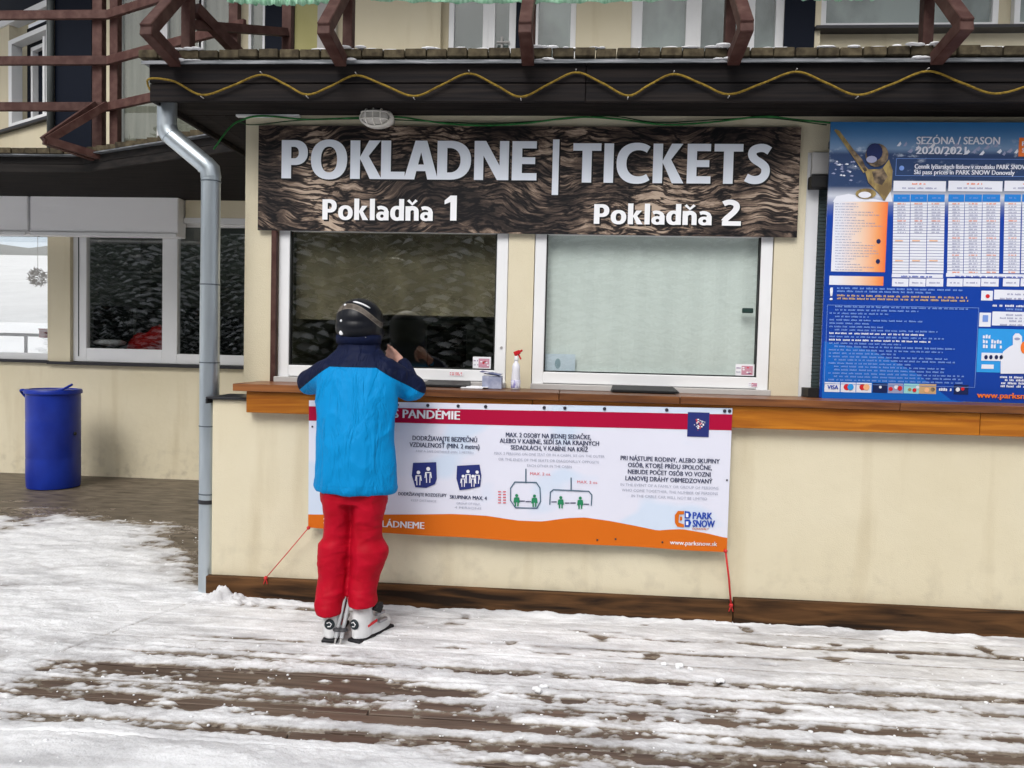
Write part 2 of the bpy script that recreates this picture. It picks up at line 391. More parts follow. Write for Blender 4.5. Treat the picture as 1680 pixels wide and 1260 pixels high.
def snowmat():
    m, t, b = newmat('trodden_snow'); N = t.nodes; L = t.links
    an = N.new('ShaderNodeAttribute'); an.attribute_name = 'thick'
    tc = N.new('ShaderNodeTexCoord')
    nz = N.new('ShaderNodeTexNoise'); nz.inputs['Scale'].default_value = 7; nz.inputs['Detail'].default_value = 8; nz.inputs['Roughness'].default_value = .65
    mp = N.new('ShaderNodeMapping'); mp.inputs['Scale'].default_value = (1, 2.6, 1); L.new(tc.outputs['Object'], mp.inputs[0]); L.new(mp.outputs[0], nz.inputs['Vector'])
    ma = N.new('ShaderNodeMath'); ma.operation = 'MULTIPLY_ADD'; ma.inputs[1].default_value = .020; L.new(nz.outputs['Fac'], ma.inputs[0]); L.new(an.outputs['Fac'], ma.inputs[2])
    mr = N.new('ShaderNodeMapRange'); mr.inputs['From Min'].default_value = .007; mr.inputs['From Max'].default_value = .027
    L.new(ma.outputs[0], mr.inputs[0])
    rp = N.new('ShaderNodeValToRGB'); e = rp.color_ramp.elements
    e[0].position = 0; e[0].color = (.19, .155, .12, 1); e[1].position = 1; e[1].color = (.80, .81, .83, 1)
    k = e.new(.16); k.color = (.36, .335, .31, 1); k = e.new(.36); k.color = (.58, .575, .585, 1)
    mpb = N.new('ShaderNodeMapping'); mpb.inputs['Scale'].default_value = (1.4, 5.5, 1); L.new(tc.outputs['Object'], mpb.inputs[0])
    nb_ = N.new('ShaderNodeTexNoise'); nb_.inputs['Scale'].default_value = 1.3; nb_.inputs['Detail'].default_value = 6; nb_.inputs['Roughness'].default_value = .6; nb_.inputs['Distortion'].default_value = .4; L.new(mpb.outputs[0], nb_.inputs['Vector'])
    rb = N.new('ShaderNodeValToRGB'); rb.color_ramp.elements[0].position = .44; rb.color_ramp.elements[0].color = (1, 1, 1, 1); rb.color_ramp.elements[1].position = .66; rb.color_ramp.elements[1].color = (.66, .655, .66, 1); L.new(nb_.outputs['Fac'], rb.inputs[0])
    mxb = N.new('ShaderNodeMix'); mxb.data_type = 'RGBA'; mxb.blend_type = 'MULTIPLY'; mxb.inputs[0].default_value = 1
    L.new(mr.outputs[0], rp.inputs[0]); L.new(rp.outputs[0], mxb.inputs[6]); L.new(rb.outputs[0], mxb.inputs[7]); L.new(mxb.outputs[2], b.inputs['Base Color'])
    rr_n = N.new('ShaderNodeMapRange'); rr_n.inputs['To Min'].default_value = .25; rr_n.inputs['To Max'].default_value = .62; L.new(mr.outputs[0], rr_n.inputs[0]); L.new(rr_n.outputs[0], b.inputs['Roughness'])
    b.inputs['Specular IOR Level'].default_value = .4
    n2 = N.new('ShaderNodeTexNoise'); n2.inputs['Scale'].default_value = 70; n2.inputs['Detail'].default_value = 5; L.new(tc.outputs['Object'], n2.inputs['Vector'])
    bp = N.new('ShaderNodeBump'); bp.inputs['Distance'].default_value = .0045; L.new(n2.outputs['Fac'], bp.inputs['Height']); L.new(bp.outputs[0], b.inputs['Normal'])
    return m
SNOW = snowmat()
tag(link('snow_cover', me, SNOW), kind='structure')
FARSNOW = mat('far_snow', (.78, .79, .82), .8, c2=(.86, .87, .9), scale=(.5, .5, .5), bump=.05)
WET = mat('wet_brown_paving', (.055, .043, .030), .5, c2=(.19, .155, .115), scale=(5, 16, 3), ramp=(.3, .75), detail=9, bump=.008, dist=.5)
g = MB(); g.box(-300, 300, -300, 300, -.4, -.06); tag(g.build('ground', FARSNOW), kind='structure')
g = MB(); g.box(-12, -.34, -.5, 3.9, -.058, -.012); tag(g.build('wet_paving', WET), kind='structure')
# snow fields outside the detailed area
def field(xa, xb, ya, yb, n, amp, zf):
    xs = np.linspace(xa, xb, n); ys = np.linspace(ya, yb, n); X, Y = np.meshgrid(xs, ys)
    Zz = zf(X, Y)
    f = [(i*n+j, i*n+j+1, (i+1)*n+j+1, (i+1)*n+j) for i in range(n-1) for j in range(n-1)]
    return [(float(p), float(q), float(r)) for p, q, r in zip(X.ravel(), Y.ravel(), Zz.ravel())], f
b_ = MB()
b_.add(*field(-60, 60, -60, -2.48, 60, .1, lambda X, Y: .02+.10*(fbm(X*.3, Y*.3)+.3)*sstep(-3.5, -8, Y)+.05*sstep(-10, -60, Y)*(-Y)))
b_.add(*field(-60, -4.95, -2.48, 70, 50, .1, lambda X, Y: .015+.05*(fbm(X*.5, Y*.5)+.3)*sstep(-5.5, -9, X)+.17*np.maximum(Y-12, 0)))
b_.build('snow_field', FARSNOW, smooth=True)['kind'] = 'structure'
# terrace boards, one object each, children of the terrace
ter = thing('terrace', (0, 0, 0), None, None); ter['kind'] = 'structure'
k = 0
for r in range(15):
    ya = -.008-r*PW; yb = ya-PW+.012
    xl = max(-.38, .38*ya) if ya > -1.0 else -.38
    cuts = [xl] + sorted([xl+((r*1.37) % 3.0)+1.1, xl+((r*1.37) % 3.0)+4.2]) + [6.2]
    cuts = [c_ for c_ in cuts if c_ <= 6.2]
    for ca, cb in zip(cuts[:-1], cuts[1:]):
        if cb-ca < .1: continue
        dz = random.uniform(-.004, .0)
        mb = MB(); mb.box(ca+.003, cb-.003, yb, ya, -.045, -.004+dz)
        mb.build('plank', PLANK, ter, bevel=.003)
# loose crumbs of snow
lb = MB(); rr = random.Random(3)
for i in range(1300):
    if i < 1050: x = rr.uniform(-1.8, 5.0); y = rr.uniform(-2.1, .0)
    else: x = rr.uniform(-4.5, -.1); y = rr.uniform(-1.0, 1.9)
    if x > 0 and y > -.02: continue
    t = float(snow_t(np.array([x]), np.array([y]))[0])
    if t > .006 and rr.random() < .75: continue
    s = rr.choice([.0025, .003, .0035, .004, .005, .007])*rr.uniform(.7, 1.2)
    lb.ball((x, y, max(t*.62, -.004)+s*.3), s*rr.uniform(.8, 1.6), s, s*.7, n=5, m=4)
for i in range(0):   # lumps pushed to the wall corner and along the foot
    x = rr.gauss(.14, .12); y = -.05-abs(rr.gauss(0, .05)); s = rr.uniform(.01, .024)
    lb.ball((x, y, .022+s*.4), s*1.2, s, s*.8, n=6, m=5)
for (x, y, s) in ((2.67, -.70, .028), (2.60, -.67, .02), (2.73, -.72, .018), (2.84, -.84, .022), (2.03, -1.0, .02), (2.0, -1.05, .028)):
    [lb.ball((x+rr.uniform(-1, 1)*s*.6, y+rr.uniform(-1, 1)*s*.5, .008+s*.2), s*rr.uniform(.4, .7), s*rr.uniform(.4, .6), s*rr.uniform(.3, .55), n=5, m=4) for _ in range(5)]
tag(lb.build('snow_crumbs', SNOWM, smooth=True), 'loose crumbs and lumps of snow scattered over the boardwalk', None, kind='stuff')
# hill behind the lodge seen through its window
b_ = MB(); b_.add(*field(-160, 60, 70, 190, 40, 1, lambda X, Y: .17*58+(Y-70)*.33+9*fbm(X*.03, Y*.03)+9*sstep(-40, -120, X)))
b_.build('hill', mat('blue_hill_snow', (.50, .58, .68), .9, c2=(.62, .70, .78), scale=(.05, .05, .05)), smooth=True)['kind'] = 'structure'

# ------------------------------------------------------------------ ticket office
K = thing('ticket_office', (0, 0, 0), 'cream rendered ticket office with two counter windows and dark wooden eaves', 'ticket office')
XR = 6.4
part('lower_wall', K, PLASTER, (0, XR, 0, .30, -.05, 1.185), bevel=.006)
part('ledge', K, DARKSILL, (-.03, .24, -.025, .31, 1.187, 1.20), bevel=.003)
mb = MB(); mb.box(-.03, -.02, -.025, .31, 1.160, 1.187); mb.build('ledge_drip', DARKSILL, K)
UW = MB()
WT = 2.32
UW.box(.05, .262, .32, .55, 1.2, 2.95); UW.box(1.715, 1.872, .32, .55, 1.2, WT); UW.box(3.305, 3.478, .32, .55, 1.2, 2.60)
UW.box(.262, 3.305, .32, .55, WT, 2.95); UW.box(3.305, 3.478, .32, .55, 2.60, 2.95); UW.box(3.478, XR, .32, .55, 2.735, 2.95)
UW.box(.262, 1.715, .40, .55, 1.2, 1.275); UW.box(1.872, 3.305, .40, .55, 1.2, 1.275)
UW.build('upper_wall', PLASTER, K)
mb = MB(); mb.box(.05, .20, .55, 3.79, 1.2, 2.95); mb.box(0, .2, .30, 3.79, -.05, 1.186); mb.build('side_wall', PLASTER, K)
# skirting boards
for (xa, xb) in ((-.012, 3.062), (3.068, XR)):
    part('skirting_board', K, SKIRT, (xa, xb, -.045, -.001, .0, .135 if xa < 1 else .15), bevel=.004)
# counter: top planks with visible joints, front boards
CT = 1.285
for (xa, xb) in ((.165, 1.25), (1.253, 2.05), (2.053, 2.72), (2.723, 3.9), (3.903, 5.2), (5.203, XR)):
    part('counter_top_board', K, COUNTERTOP, (xa, xb, -.095, .318, CT-.042, CT+random.uniform(-.001, .001)), bevel=.003)
for (xa, xb) in ((.235, 1.9), (1.903, 4.335), (4.338, XR)):
    part('counter_front_board', K, COUNTER, (xa, xb, -.066, -.002, 1.118, 1.241), bevel=.003)

# windows
def kiosk_window(xa, xb, film, name_group, z0=1.276, zt=2.30):
    w = .07
    fr = MB()
    fr.box(xa, xa+w, .325, .40, z0, zt); fr.box(xb-w, xb, .325, .40, z0, zt); fr.box(xa+w, xb-w, .325, .40, zt-w, zt)
    fr.box(xa+w, xb-w, .325, .40, z0+.045, z0+.115)
    f = fr.build('window', PVC, K, bevel=.004)
    sb = MB(); sb.box(xa-.005, xb+.005, .27, .40, z0+.008, z0+.042); sb.build('sill_profile', GREYPVC, f, bevel=.003)
    s = MB()
    s.box(xa+w, xa+w+.008, .33, .37, z0+.115, zt-w); s.box(xb-w-.008, xb-w, .33, .37, z0+.115, zt-w)
    s.box(xa+w+.008, xb-w-.008, .33, .37, z0+.115, z0+.123); s.build('seal', SEAL, f)
    p = MB(); p.box(xa+w+.002, xb-w-.002, .350, .356, z0+.118, zt-w-.002); p.build('pane', film, f)
    return f
w1 = kiosk_window(.268, 1.712, GLASSFILM, 'a'); w1['label'] = 'left ticket window with dark reflecting glass'
w2 = kiosk_window(1.876, 3.300, GLASSPALE, 'b'); w2['label'] = 'right ticket window with pale blind drawn behind the glass'
part('brown_post', K, BROWNPAINT, (.235, .266, .285, .32, 1.286, 2.225))
# small screw cap on the frame
mb = MB(); mb.lathe((1.683, .324, 1.535), [(.001, 0), (.008, -.001), (.007, -.005), (.001, -.006)], 10, axis='y'); mb.build('screw_cap', GREYPVC, w1, smooth=True)
# pale blind with soft panels
BL = mat('pale_blind', (.64, .68, .665), .9, c2=(.71, .75, .735), scale=(1.0, 1, .8), ramp=(.3, .7))
bl = MB(); n = 60
for i in range(n):
    xa = 1.90+i*(1.38/n); ya = .395+.004*math.sin(i*.9); yb = .395+.004*math.sin((i+1)*.9)
    bl.add([(xa, ya, 1.3), (xa+1.38/n, yb, 1.3), (xa+1.38/n, yb, 2.3), (xa, ya, 2.3)], [(0, 1, 2, 3)])
bl.build('blind', BL, w2, smooth=True)
OB = mat('olive_mesh_blind', (.215, .20, .16), .9, c2=(.43, .40, .32), scale=(5, 1, 2.2), ramp=(.42, .72), detail=5, dist=.8)
ob_ = MB()
for i in range(48):
    xa = .343+i*(1.294/48); ya = .43+.003*math.sin(i*.8); yb = .43+.003*math.sin((i+1)*.8); zlo = 1.735-.05*(i < 10)
    ob_.add([(xa, ya, zlo), (xa+1.294/48, yb, zlo), (xa+1.294/48, yb, 2.3), (xa, ya, 2.3)], [(0, 1, 2, 3)])
ob_.build('half_lowered_blind', OB, w1, smooth=True)
part('blind_bar', w1, OB, (.60, 1.636, .418, .442, 1.722, 1.734), bevel=.002)
# third opening to the right, half hidden by the price board: frame and closed grey shutter
f3 = MB(); f3.box(3.482, 3.555, .335, .40, 1.28, 2.735); f3.box(3.555, XR, .335, .40, 2.665, 2.735); w3 = f3.build('window', PVC, K)
w3['label'] = 'white framed window with lowered grey shutter behind the price board'
SH = mat('grey_shutter', (.06, .085, .085), .5, c2=(.09, .115, .115), scale=(1, 1, 6))
for i in range(66):
    z = 1.285+i*.021
    if z < 2.65: part('shutter_slat', w3, SH, (3.557, 3.95, .352, .360, z, z+.0185))
part('shutter_box', w3, GREYPVC, (3.500, 3.9, .300, .334, 2.60, 2.73), bevel=.004)
part('shutter_bracket', w3, BLACK, (3.487, 3.70, .26, .333, 2.515, 2.585), bevel=.003)
part('corner_block', w3, BLACK, (3.50, 3.60, .20, .33, 1.287, 1.34))
# room behind the ticket windows
rm = MB()
rm.box(.2, 3.9, 2.6, 2.65, 0.9, 2.95); rm.box(.2, .25, .56, 2.6, .9, 2.95); rm.box(3.9, 3.95, .56, 2.6, .9, 2.95); rm.box(.2, 3.9, .56, 2.6, .85, .9); rm.box(.2, 3.9, .56, 2.6, 2.94, 2.99)
rm.build('room', OLIVEROOM, K)
part('partition', K, OLIVEROOM, (1.80, 1.83, .56, 2.6, .9, 2.94))
# eaves: fascia boards, soffit boards, flashing
for (za, zb, yo) in ((2.905, 3.005, .0), (3.009, 3.112, .006)):
    for (xa, xb) in ((-.36, 2.15), (2.153, XR)):
        part('fascia_board', K, DARKWOOD, (xa, xb, -.06-yo, -.035, za, zb), bevel=.003)
part('side_fascia', K, DARKWOOD, (-.36, -.335, -.034, 1.32, 2.905, 3.112), bevel=.003)
for i in range(3):
    part('soffit_board', K, SOFFIT, (-.334, XR, -.034+i*.118, -.034+i*.118+.113, 2.94, 2.955))
i = 0; x = -.334
while x < .04:
    part('soffit_board', K, SOFFIT, (x, x+.118, .325, 1.30, 2.94, 2.955)); x += .122
part('roof_slab', K, SOFFIT, (-.33, XR, -.03, 3.9, 2.962, 3.128))
part('flashing', K, FLASH, (-.39, XR, -.095, -.02, 3.113, 3.122), (-.39, XR, -.098, -.092, 3.104, 3.122))
FL2 = mat('dull_zinc_strip', (.16, .165, .15), .6, .2, c2=(.40, .42, .42), scale=(2.5, 20, 30), ramp=(.4, .62))
part('roof_membrane', K, FL2, (-.37, XR, -.055, -.02, 3.1225, 3.142))

# balcony floor boards above the ticket office (board ends show over the eaves)
BA = thing('balcony', (0, -.06, 3.14), 'plank balcony over the ticket office with outward propped brown railing', 'balcony')
x = -.42; rr = random.Random(11)
while x < 5.6:
    w = .113+rr.uniform(-.004, .005); yo = rr.uniform(-.014, .006)
    part('deck_board', BA, DECKEND, (x, x+w, -.075+yo, 2.9, 3.146+rr.uniform(-.002, .001), 3.193+rr.uniform(-.003, .004)), bevel=.004)
    x += w+.006
POSTX = (-.19, .775, 1.83, 2.945, 4.005, 5.07)
for x in POSTX:
    part('post', BA, BROWNPAINT, (x-.028, x+.028, .02, .085, 3.198, 4.4), bevel=.003)
    mb = MB(); mb.bar((x, -.345, 3.15), (x, .0, 3.15), .075, .075) if False else mb.bar((x, -.40, 3.178), (x, -.085, 3.122), .068, .07, up=(0, 0, 1))
    mb.build('outrigger', BROWNPAINT, BA, bevel=.004)
    mb = MB(); mb.bar((x, -.385, 3.175), (x, .03, 3.60), .066, .07); mb.build('brace', BROWNPAINT, BA, bevel=.004)
for z in (3.62, 4.0, 4.36):
    part('rail', BA, BROWNPAINT, (-.20, 5.6, -.012, .018, z, z+.07), bevel=.003)
# return post and rails at the left end
part('post', BA, BROWNPAINT, (.07, .135, .84, .90, 3.198, 4.4), bevel=.003)
mb = MB(); mb.bar((-.17, .10, 3.50), (.06, .84, 3.225), .05, .07); mb.build('brace', BROWNPAINT, BA)
mb = MB(); mb.bar((-.19, .09, 3.40), (.10, .84, 3.66), .05, .05); mb.build('brace', BROWNPAINT, BA)
# green debris netting along the railing
GN = mat('green_netting', (.20, .46, .28), .8, c2=(.45, .72, .54), scale=(60, 60, 12), ramp=(.35, .65))
def netting(xa, xb, lab):
    mb = MB(); n = 120; cols = 5; vs = []
    for i in range(n+1):
        t = i/n; x = xa+(xb-xa)*t; zb_ = 3.448+.022*(2*t-1)**2+.002*math.sin(i*1.7); yy = -.05-.008*math.sin(i*.8)
        for j in range(cols+1):
            z = zb_+(3.66-zb_)*j/cols; vs.append((x, yy+.010*math.sin(j*2+i*.5), z))
    fs = [(i*(cols+1)+j, (i+1)*(cols+1)+j, (i+1)*(cols+1)+j+1, i*(cols+1)+j+1) for i in range(n) for j in range(cols)]
    mb.add(vs, fs); o = mb.build('netting', GN, smooth=True, loc=((xa+xb)/2, -.05, 3.49))
    m = o.modifiers.new('s', 'SOLIDIFY'); m.thickness = .003
    return tag(o, lab, 'netting', 'green netting tied to the balcony railing')
netting(.09, .78, 'short piece of green netting on the balcony rail above the left ticket window')
netting(.93, 2.98, 'long sagging green netting on the balcony rail above the middle of the sign')
netting(3.1, 4.0, 'green netting end on the balcony rail above the price board')
# snow patches caught at the outriggers
sp = MB(); rr = random.Random(2)
for x, n in ((-.13, 26), (.83, 10), (1.90, 24), (2.86, 14), (3.93, 10)):
    for i in range(n):
        sp.ball((x+rr.uniform(-.06, .07), -.095+rr.uniform(-.005, .05), rr.choice([3.125, 3.128, 3.2, 3.197])), rr.uniform(.02, .045), .022, rr.uniform(.004, .009), n=9, m=6)
for i in range(60):
    x = rr.uniform(.6, 5.4); sp.ball((x, -.05+rr.uniform(-.02, .03), 3.197), rr.uniform(.015, .06), .02, rr.uniform(.003, .009), n=7, m=5)
tag(sp.build('roof_edge_snow', SNOWM, smooth=True), 'thin patches of snow left on the balcony edge boards', None, kind='stuff')

# ------------------------------------------------------------------ upper storey of the lodge
UY = 3.4
LU = thing('lodge_upper_storey', (0, UY, 3.2), 'cream upper storey of the lodge with white doors and windows behind the balcony', 'building')
def ux(px, py=40): return at(px, py, UY)[0]
zt_ = 6.2
wallM = MB(); wallM.box(ux(88), 9, UY+.12, UY+.30, 3.13, zt_)
wallM.build('wall', PLASTER2, LU)
for (a_, b2, yo) in ((168, 186, .03), (573, 722, .03), (945, 1036, .03), (1338, 1348, .03)):
    part('wall_pier', LU, PLASTER2, (ux(a_), ux(b2), UY+yo, UY+.118, 3.2, zt_))
CURT = mat('drawn_grey_curtain', (.16, .16, .135), .9, c2=(.25, .245, .205), scale=(14, 1, .6))
UGL = mat('upper_window_interior', (.10, .12, .12), .9, c2=(.30, .34, .34), scale=(1.6, 1, 1.0), ramp=(.4, .6))
NAVY = mat('dark_door_interior', (.006, .009, .018), .5, spec=.08)
YG = mat('yellow_green_render', (.42, .39, .17), .9, c2=(.48, .45, .22), scale=(2, 2, 2))
def uwin(a_, b2, inner, z0=3.2, label=None, fw_=.055):
    xa, xb = ux(a_), ux(b2); f = MB()
    f.box(xa, xa+fw_, UY+.05, UY+.119, z0, 5.4); f.box(xb-fw_, xb, UY+.05, UY+.119, z0, 5.4); f.box(xa+fw_, xb-fw_, UY+.05, UY+.119, z0, z0+.05); f.box(xa+fw_, xb-fw_, UY+.05, UY+.119, 5.34, 5.4)
    o = f.build('window', PVC, LU, bevel=.003)
    part('curtain', o, inner, (xa+fw_, xb-fw_, UY+.11, UY+.118, z0+.05, 5.34))
    part('pane', o, GLASSPALE, (xa+fw_, xb-fw_, UY+.08, UY+.086, z0+.05, 5.34))
    if label: o['label'] = label
    return o
uwin(186, 262, CURT); uwin(262, 330, CURT); uwin(322, 388, CURT, fw_=.03); uwin(404, 432, CURT, fw_=.03)
part('dark_door', LU, NAVY, (ux(92), ux(152), UY-.02, UY+.118, 3.2, 5.4))
part('dark_door', LU, NAVY, (ux(432), ux(480), UY+.04, UY+.118, 3.2, 5.4))
part('yellow_panel', LU, YG, (ux(480), ux(518), UY+.06, UY+.118, 3.2, 5.4))
part('shutter_panel', LU, GREYPVC, (ux(518), ux(548), UY+.05, UY+.118, 3.2, 5.4))
d1 = uwin(735, 800, UGL, label='white balcony door leaf with light glass'); d2 = uwin(800, 846, UGL, fw_=.07)
x_, z_ = at(820, 70, UY+.04); mb = MB(); mb.tube([(x_-.03, UY+.03, z_), (x_+.10, UY+.03, z_)], .012); mb.tube([(x_+.02, UY+.045, z_-.09), (x_+.02, UY+.045, z_+.06)], .012); mb.build('handle', GREYPVC, d2)
part('dark_door', LU, NAVY, (ux(846), ux(874), UY+.04, UY+.118, 3.2, 5.4))
uwin(874, 945, UGL); uwin(1036, 1145, UGL, fw_=.11); uwin(1145, 1225, UGL, fw_=.04); uwin(1225, 1290, UGL, fw_=.09)
part('dark_door', LU, NAVY, (ux(1288), ux(1338), UY+.02, UY+.118, 3.2, 5.4))
zs_ = at(1500, 42, UY)[1]
uwin(1348, 1642, UGL, z0=zs_, label='wide white framed upper window above a dark sill'); uwin(1668, 1900, UGL, z0=zs_)
part('window_sill', LU, DARKSILL, (ux(1338), ux(1900), UY-.03, UY+.118, zs_-.03, zs_-.002))
part('unseen_shade_eave', LU, SOFFIT, (-9, 9, UY-1.1, UY+.29, 5.75, 5.9))  # unseen eave added above the view to darken the upper storey walls
# bay turning back on the left
bayx, bayy = ux(88), UY+.0
bx2, by2 = bayx-2.2, bayy+1.25
dv = Vector((bx2-bayx, by2-bayy, 0)).normalized(); nv = Vector((dv.y, -dv.x, 0));  nv = nv if nv.y < 0 else -nv
def baybox(s0, s1, o0, o1, z0, z1, mb):
    P = lambda s_, o_, z: Vector((bayx, bayy, z))+dv*s_+nv*o_
    mb.add([P(s0, o0, z0), P(s1, o0, z0), P(s1, o1, z0), P(s0, o1, z0), P(s0, o0, z1), P(s1, o0, z1), P(s1, o1, z1), P(s0, o1, z1)],
           [(0,3,2,1),(4,5,6,7),(0,1,5,4),(1,2,6,5),(2,3,7,6),(3,0,4,7)])
zb0 = at(85, 190, UY)[1]; zb1 = at(80, 36, UY)[1]
mb = MB(); baybox(0, 2.4, -.2, 0, 3.13, zb0, mb); baybox(0, .10, -.2, 0, zb0, 6.2, mb); baybox(1.0, 2.4, -.2, 0, zb0, 6.2, mb); baybox(.1, 1.0, -.2, 0, zb1+.25, 6.2, mb); mb.build('bay_wall', PLASTER2, LU)
mb = MB(); baybox(.10, .14, -.1, .01, zb0, zb1, mb); baybox(.92, 1.0, -.1, .01, zb0, zb1, mb); baybox(.14, .92, -.1, .01, zb1-.05, zb1, mb); baybox(.14, .92, -.1, .01, zb0, zb0+.05, mb); baybox(.10, 1.6, -.1, .02, zb1+.18, zb1+.25, mb)
bw = mb.build('window', PVC, LU); bw['label'] = 'half open white window in the angled bay wall'
mb = MB(); baybox(.20, .24, -.09, .0, zb0+.05, zb1-.1, mb); baybox(.66, .70, -.2, -.09, zb0+.05, zb1-.1, mb); baybox(.24, .70, -.14, -.09, zb1-.14, zb1-.1, mb); mb.build('open_sash', PVC, bw)
mb = MB(); baybox(.14, .92, -.16, -.15, zb0+.05, zb1+.17, mb); mb.build('interior', NAVY, bw)
mb = MB(); baybox(-.0, 1.6, .0, .05, zb0-.035, zb0-.004, mb); mb.build('window_sill', DARKSILL, bw)
mb = MB(); baybox(.02, 1.4, .0, .02, zb1+.252, zb1+.9, mb); mb.build('dark_header', NAVY, LU)
mb = MB(); mb.tube([(ux(88), UY-.05, 3.2), (ux(88), UY-.05, 6)], .035, 10); mb.build('drain_pipe', mat('dull_grey_pipe', (.10, .11, .11), .5, .3), LU, smooth=True)

# ------------------------------------------------------------------ lodge ground floor wing
WY = 3.8
LW = thing('lodge_wing', (-2.5, WY, 0), 'cream lodge wing set back on the left with white framed windows', 'building')
def wx(px, py=480): return at(px, py, WY)[0]
LZ = 2.84
WA0, WA1 = -6.2, wx(78); WB0, WB1 = wx(115), .05
mb = MB()
mb.box(-9, .2, WY, WY+.25, -.1, 1.262); mb.box(-9, .2, WY, WY+.25, LZ, 3.3); mb.box(-9, WA0, WY, WY+.25, 1.262, LZ); mb.box(WA1, WB0, WY, WY+.25, 1.262, LZ)
mb.build('wall', PLASTER, LW)
part('window_sill', LW, DARKSILL, (-7, WA1+.02, WY-.05, WY+.1, 1.245, 1.275), bevel=.004)
part('window_sill', LW, DARKSILL, (WA1+.025, .1, WY-.06, WY+.1, 1.235, 1.268), bevel=.004)
# left window
fr = MB(); fr.box(WA0, WA1, WY+.06, WY+.13, 1.276, 1.352); fr.box(WA1-.02, WA1, WY+.06, WY+.13, 1.352, LZ); fr.box(WA0, WA0+.07, WY+.06, WY+.13, 1.352, LZ); fr.box(WA0+.07, WA1-.02, WY+.06, WY+.13, LZ-.07, LZ)
wa = fr.build('window', PVC, LW, bevel=.004); wa['label'] = 'bright lodge window looking through to the snow slope'
part('pane', wa, GLASS, (WA0+.07, WA1-.02, WY+.09, WY+.096, 1.352, LZ-.07))
# right window: casement and fixed light
m0, m1 = wx(262), wx(287)
fr = MB(); fr.box(WB0, wx(137), WY+.05, WY+.12, 1.272, LZ); fr.box(m0, m1, WY+.05, WY+.12, 1.272, LZ); fr.box(wx(137), m0, WY+.05, WY+.12, 1.272, 1.425); fr.box(m1, WB1, WY+.05, WY+.12, 1.272, 1.385)
fr.box(wx(137), m0, WY+.05, WY+.12, LZ-.07, LZ); fr.box(m1, WB1, WY+.05, WY+.12, LZ-.05, LZ)
wb = fr.build('window', PVC, LW, bevel=.004); wb['label'] = 'lodge window with reflections of snowy firs left of the downpipe'
for (xa, xb, z) in ((wx(137), m0, 1.425), (m1, WB1, 1.385)):
    part('pane', wb, GLASS, (xa, xb, WY+.085, WY+.091, z, LZ-.06))
sm = MB(); xa = wx(124); sm.box(xa, xa+.008, WY+.043, WY+.05, 1.33, LZ); sm.build('sash_joint', SEAL, wb)
# lintel strip and cream shutter housing to the right
part('white_strip', LW, PVC, (wx(306, 340), -.9, WY-.06, WY-.001, LZ-.03, LZ+.03))
part('shutter_housing', LW, PLASTER, (wx(308, 340), -.9, WY-.055, WY-.001, LZ+.031, 3.14), bevel=.004)
# white awning cassettes
for (pa, pb, lab) in ((-120, 45, 'white awning cassette cut by the left edge of the view'), (49, 292, 'long white awning cassette over the lodge window')):
    xa = at(pa, 350, 3.62)[0]; xb = at(pb, 350, 3.62)[0]; zt2 = at(150, 314, 3.62)[1]; zb2 = at(150, 386, 3.62)[1]
    t_ = thing('awning_cassette', ((xa+xb)/2, 3.62, zb2), lab, 'awning', 'white awning cassettes under the lodge eaves')
    part('housing', t_, mat('light_grey_cassette', (.86, .86, .88), .45, c2=(.90, .90, .92), scale=(.8, 1, 2)), (xa, xb, 3.62, 3.795, zb2, zt2), bevel=.008)
    part('front_bar', t_, PVC, (xa+.01, xb-.01, 3.60, 3.618, zb2-.012, zb2+.03), bevel=.004)
# rooms
rm = MB(); rm.box(-3.62, -3.58, 4.06, 7.2, 0, 3.1); rm.box(-3.6, .2, 5.4, 5.45, 0, 3.1); rm.box(-3.6, .2, 4.06, 5.4, .3, .34); rm.box(-9, .2, 4.06, 6.8, 3.06, 3.1)
rm.build('room', DARKROOM, LW)
part('room_floor', LW, FARSNOW, (-9, -3.63, 4.06, 6.8, .3, .34))
# eaves of the wing: straight then turning toward the ticket office
E0, E1, E2 = Vector((-7, 2.12, 0)), Vector((-2.2, 2.12, 0)), Vector((-.345, 1.30, 0))
WINGFASCIA = mat('weathered_dark_fascia', (.010, .009, .009), .7, spec=.12, c2=(.026, .022, .020), scale=(1.2, 20, 40), ramp=(.4, .75), bump=.003)  # dark grained wood of the wing fascia boards
for (P, Q) in ((E0, E1), (E1, E2)):
    for (za, zb) in ((2.985, 3.05), (3.054, 3.115)):
        mb = MB(); mb.bar((P.x, P.y, (za+zb)/2), (Q.x, Q.y, (za+zb)/2), .025, zb-za); mb.build('fascia_board', WINGFASCIA, LW)
    mb = MB(); mb.bar((P.x, P.y-.03, 3.122), (Q.x, Q.y-.03, 3.122), .07, .01); mb.build('flashing', FLASH, LW)
mb = MB(); mb.add([(-7, 2.14, 3.06), (-2.2, 2.14, 3.06), (-.33, 1.32, 3.06), (-.33, WY-.005, 3.06), (-7, WY-.005, 3.06), (-7, 2.14, 3.11), (-2.2, 2.14, 3.11), (-.33, 1.32, 3.11), (-.33, WY-.005, 3.11), (-7, WY-.005, 3.11)],
    [(0,1,2,3,4), (9,8,7,6,5), (0,5,6,1), (1,6,7,2), (2,7,8,3), (3,8,9,4), (4,9,5,0)]); mb.build('soffit', SOFFIT, LW)
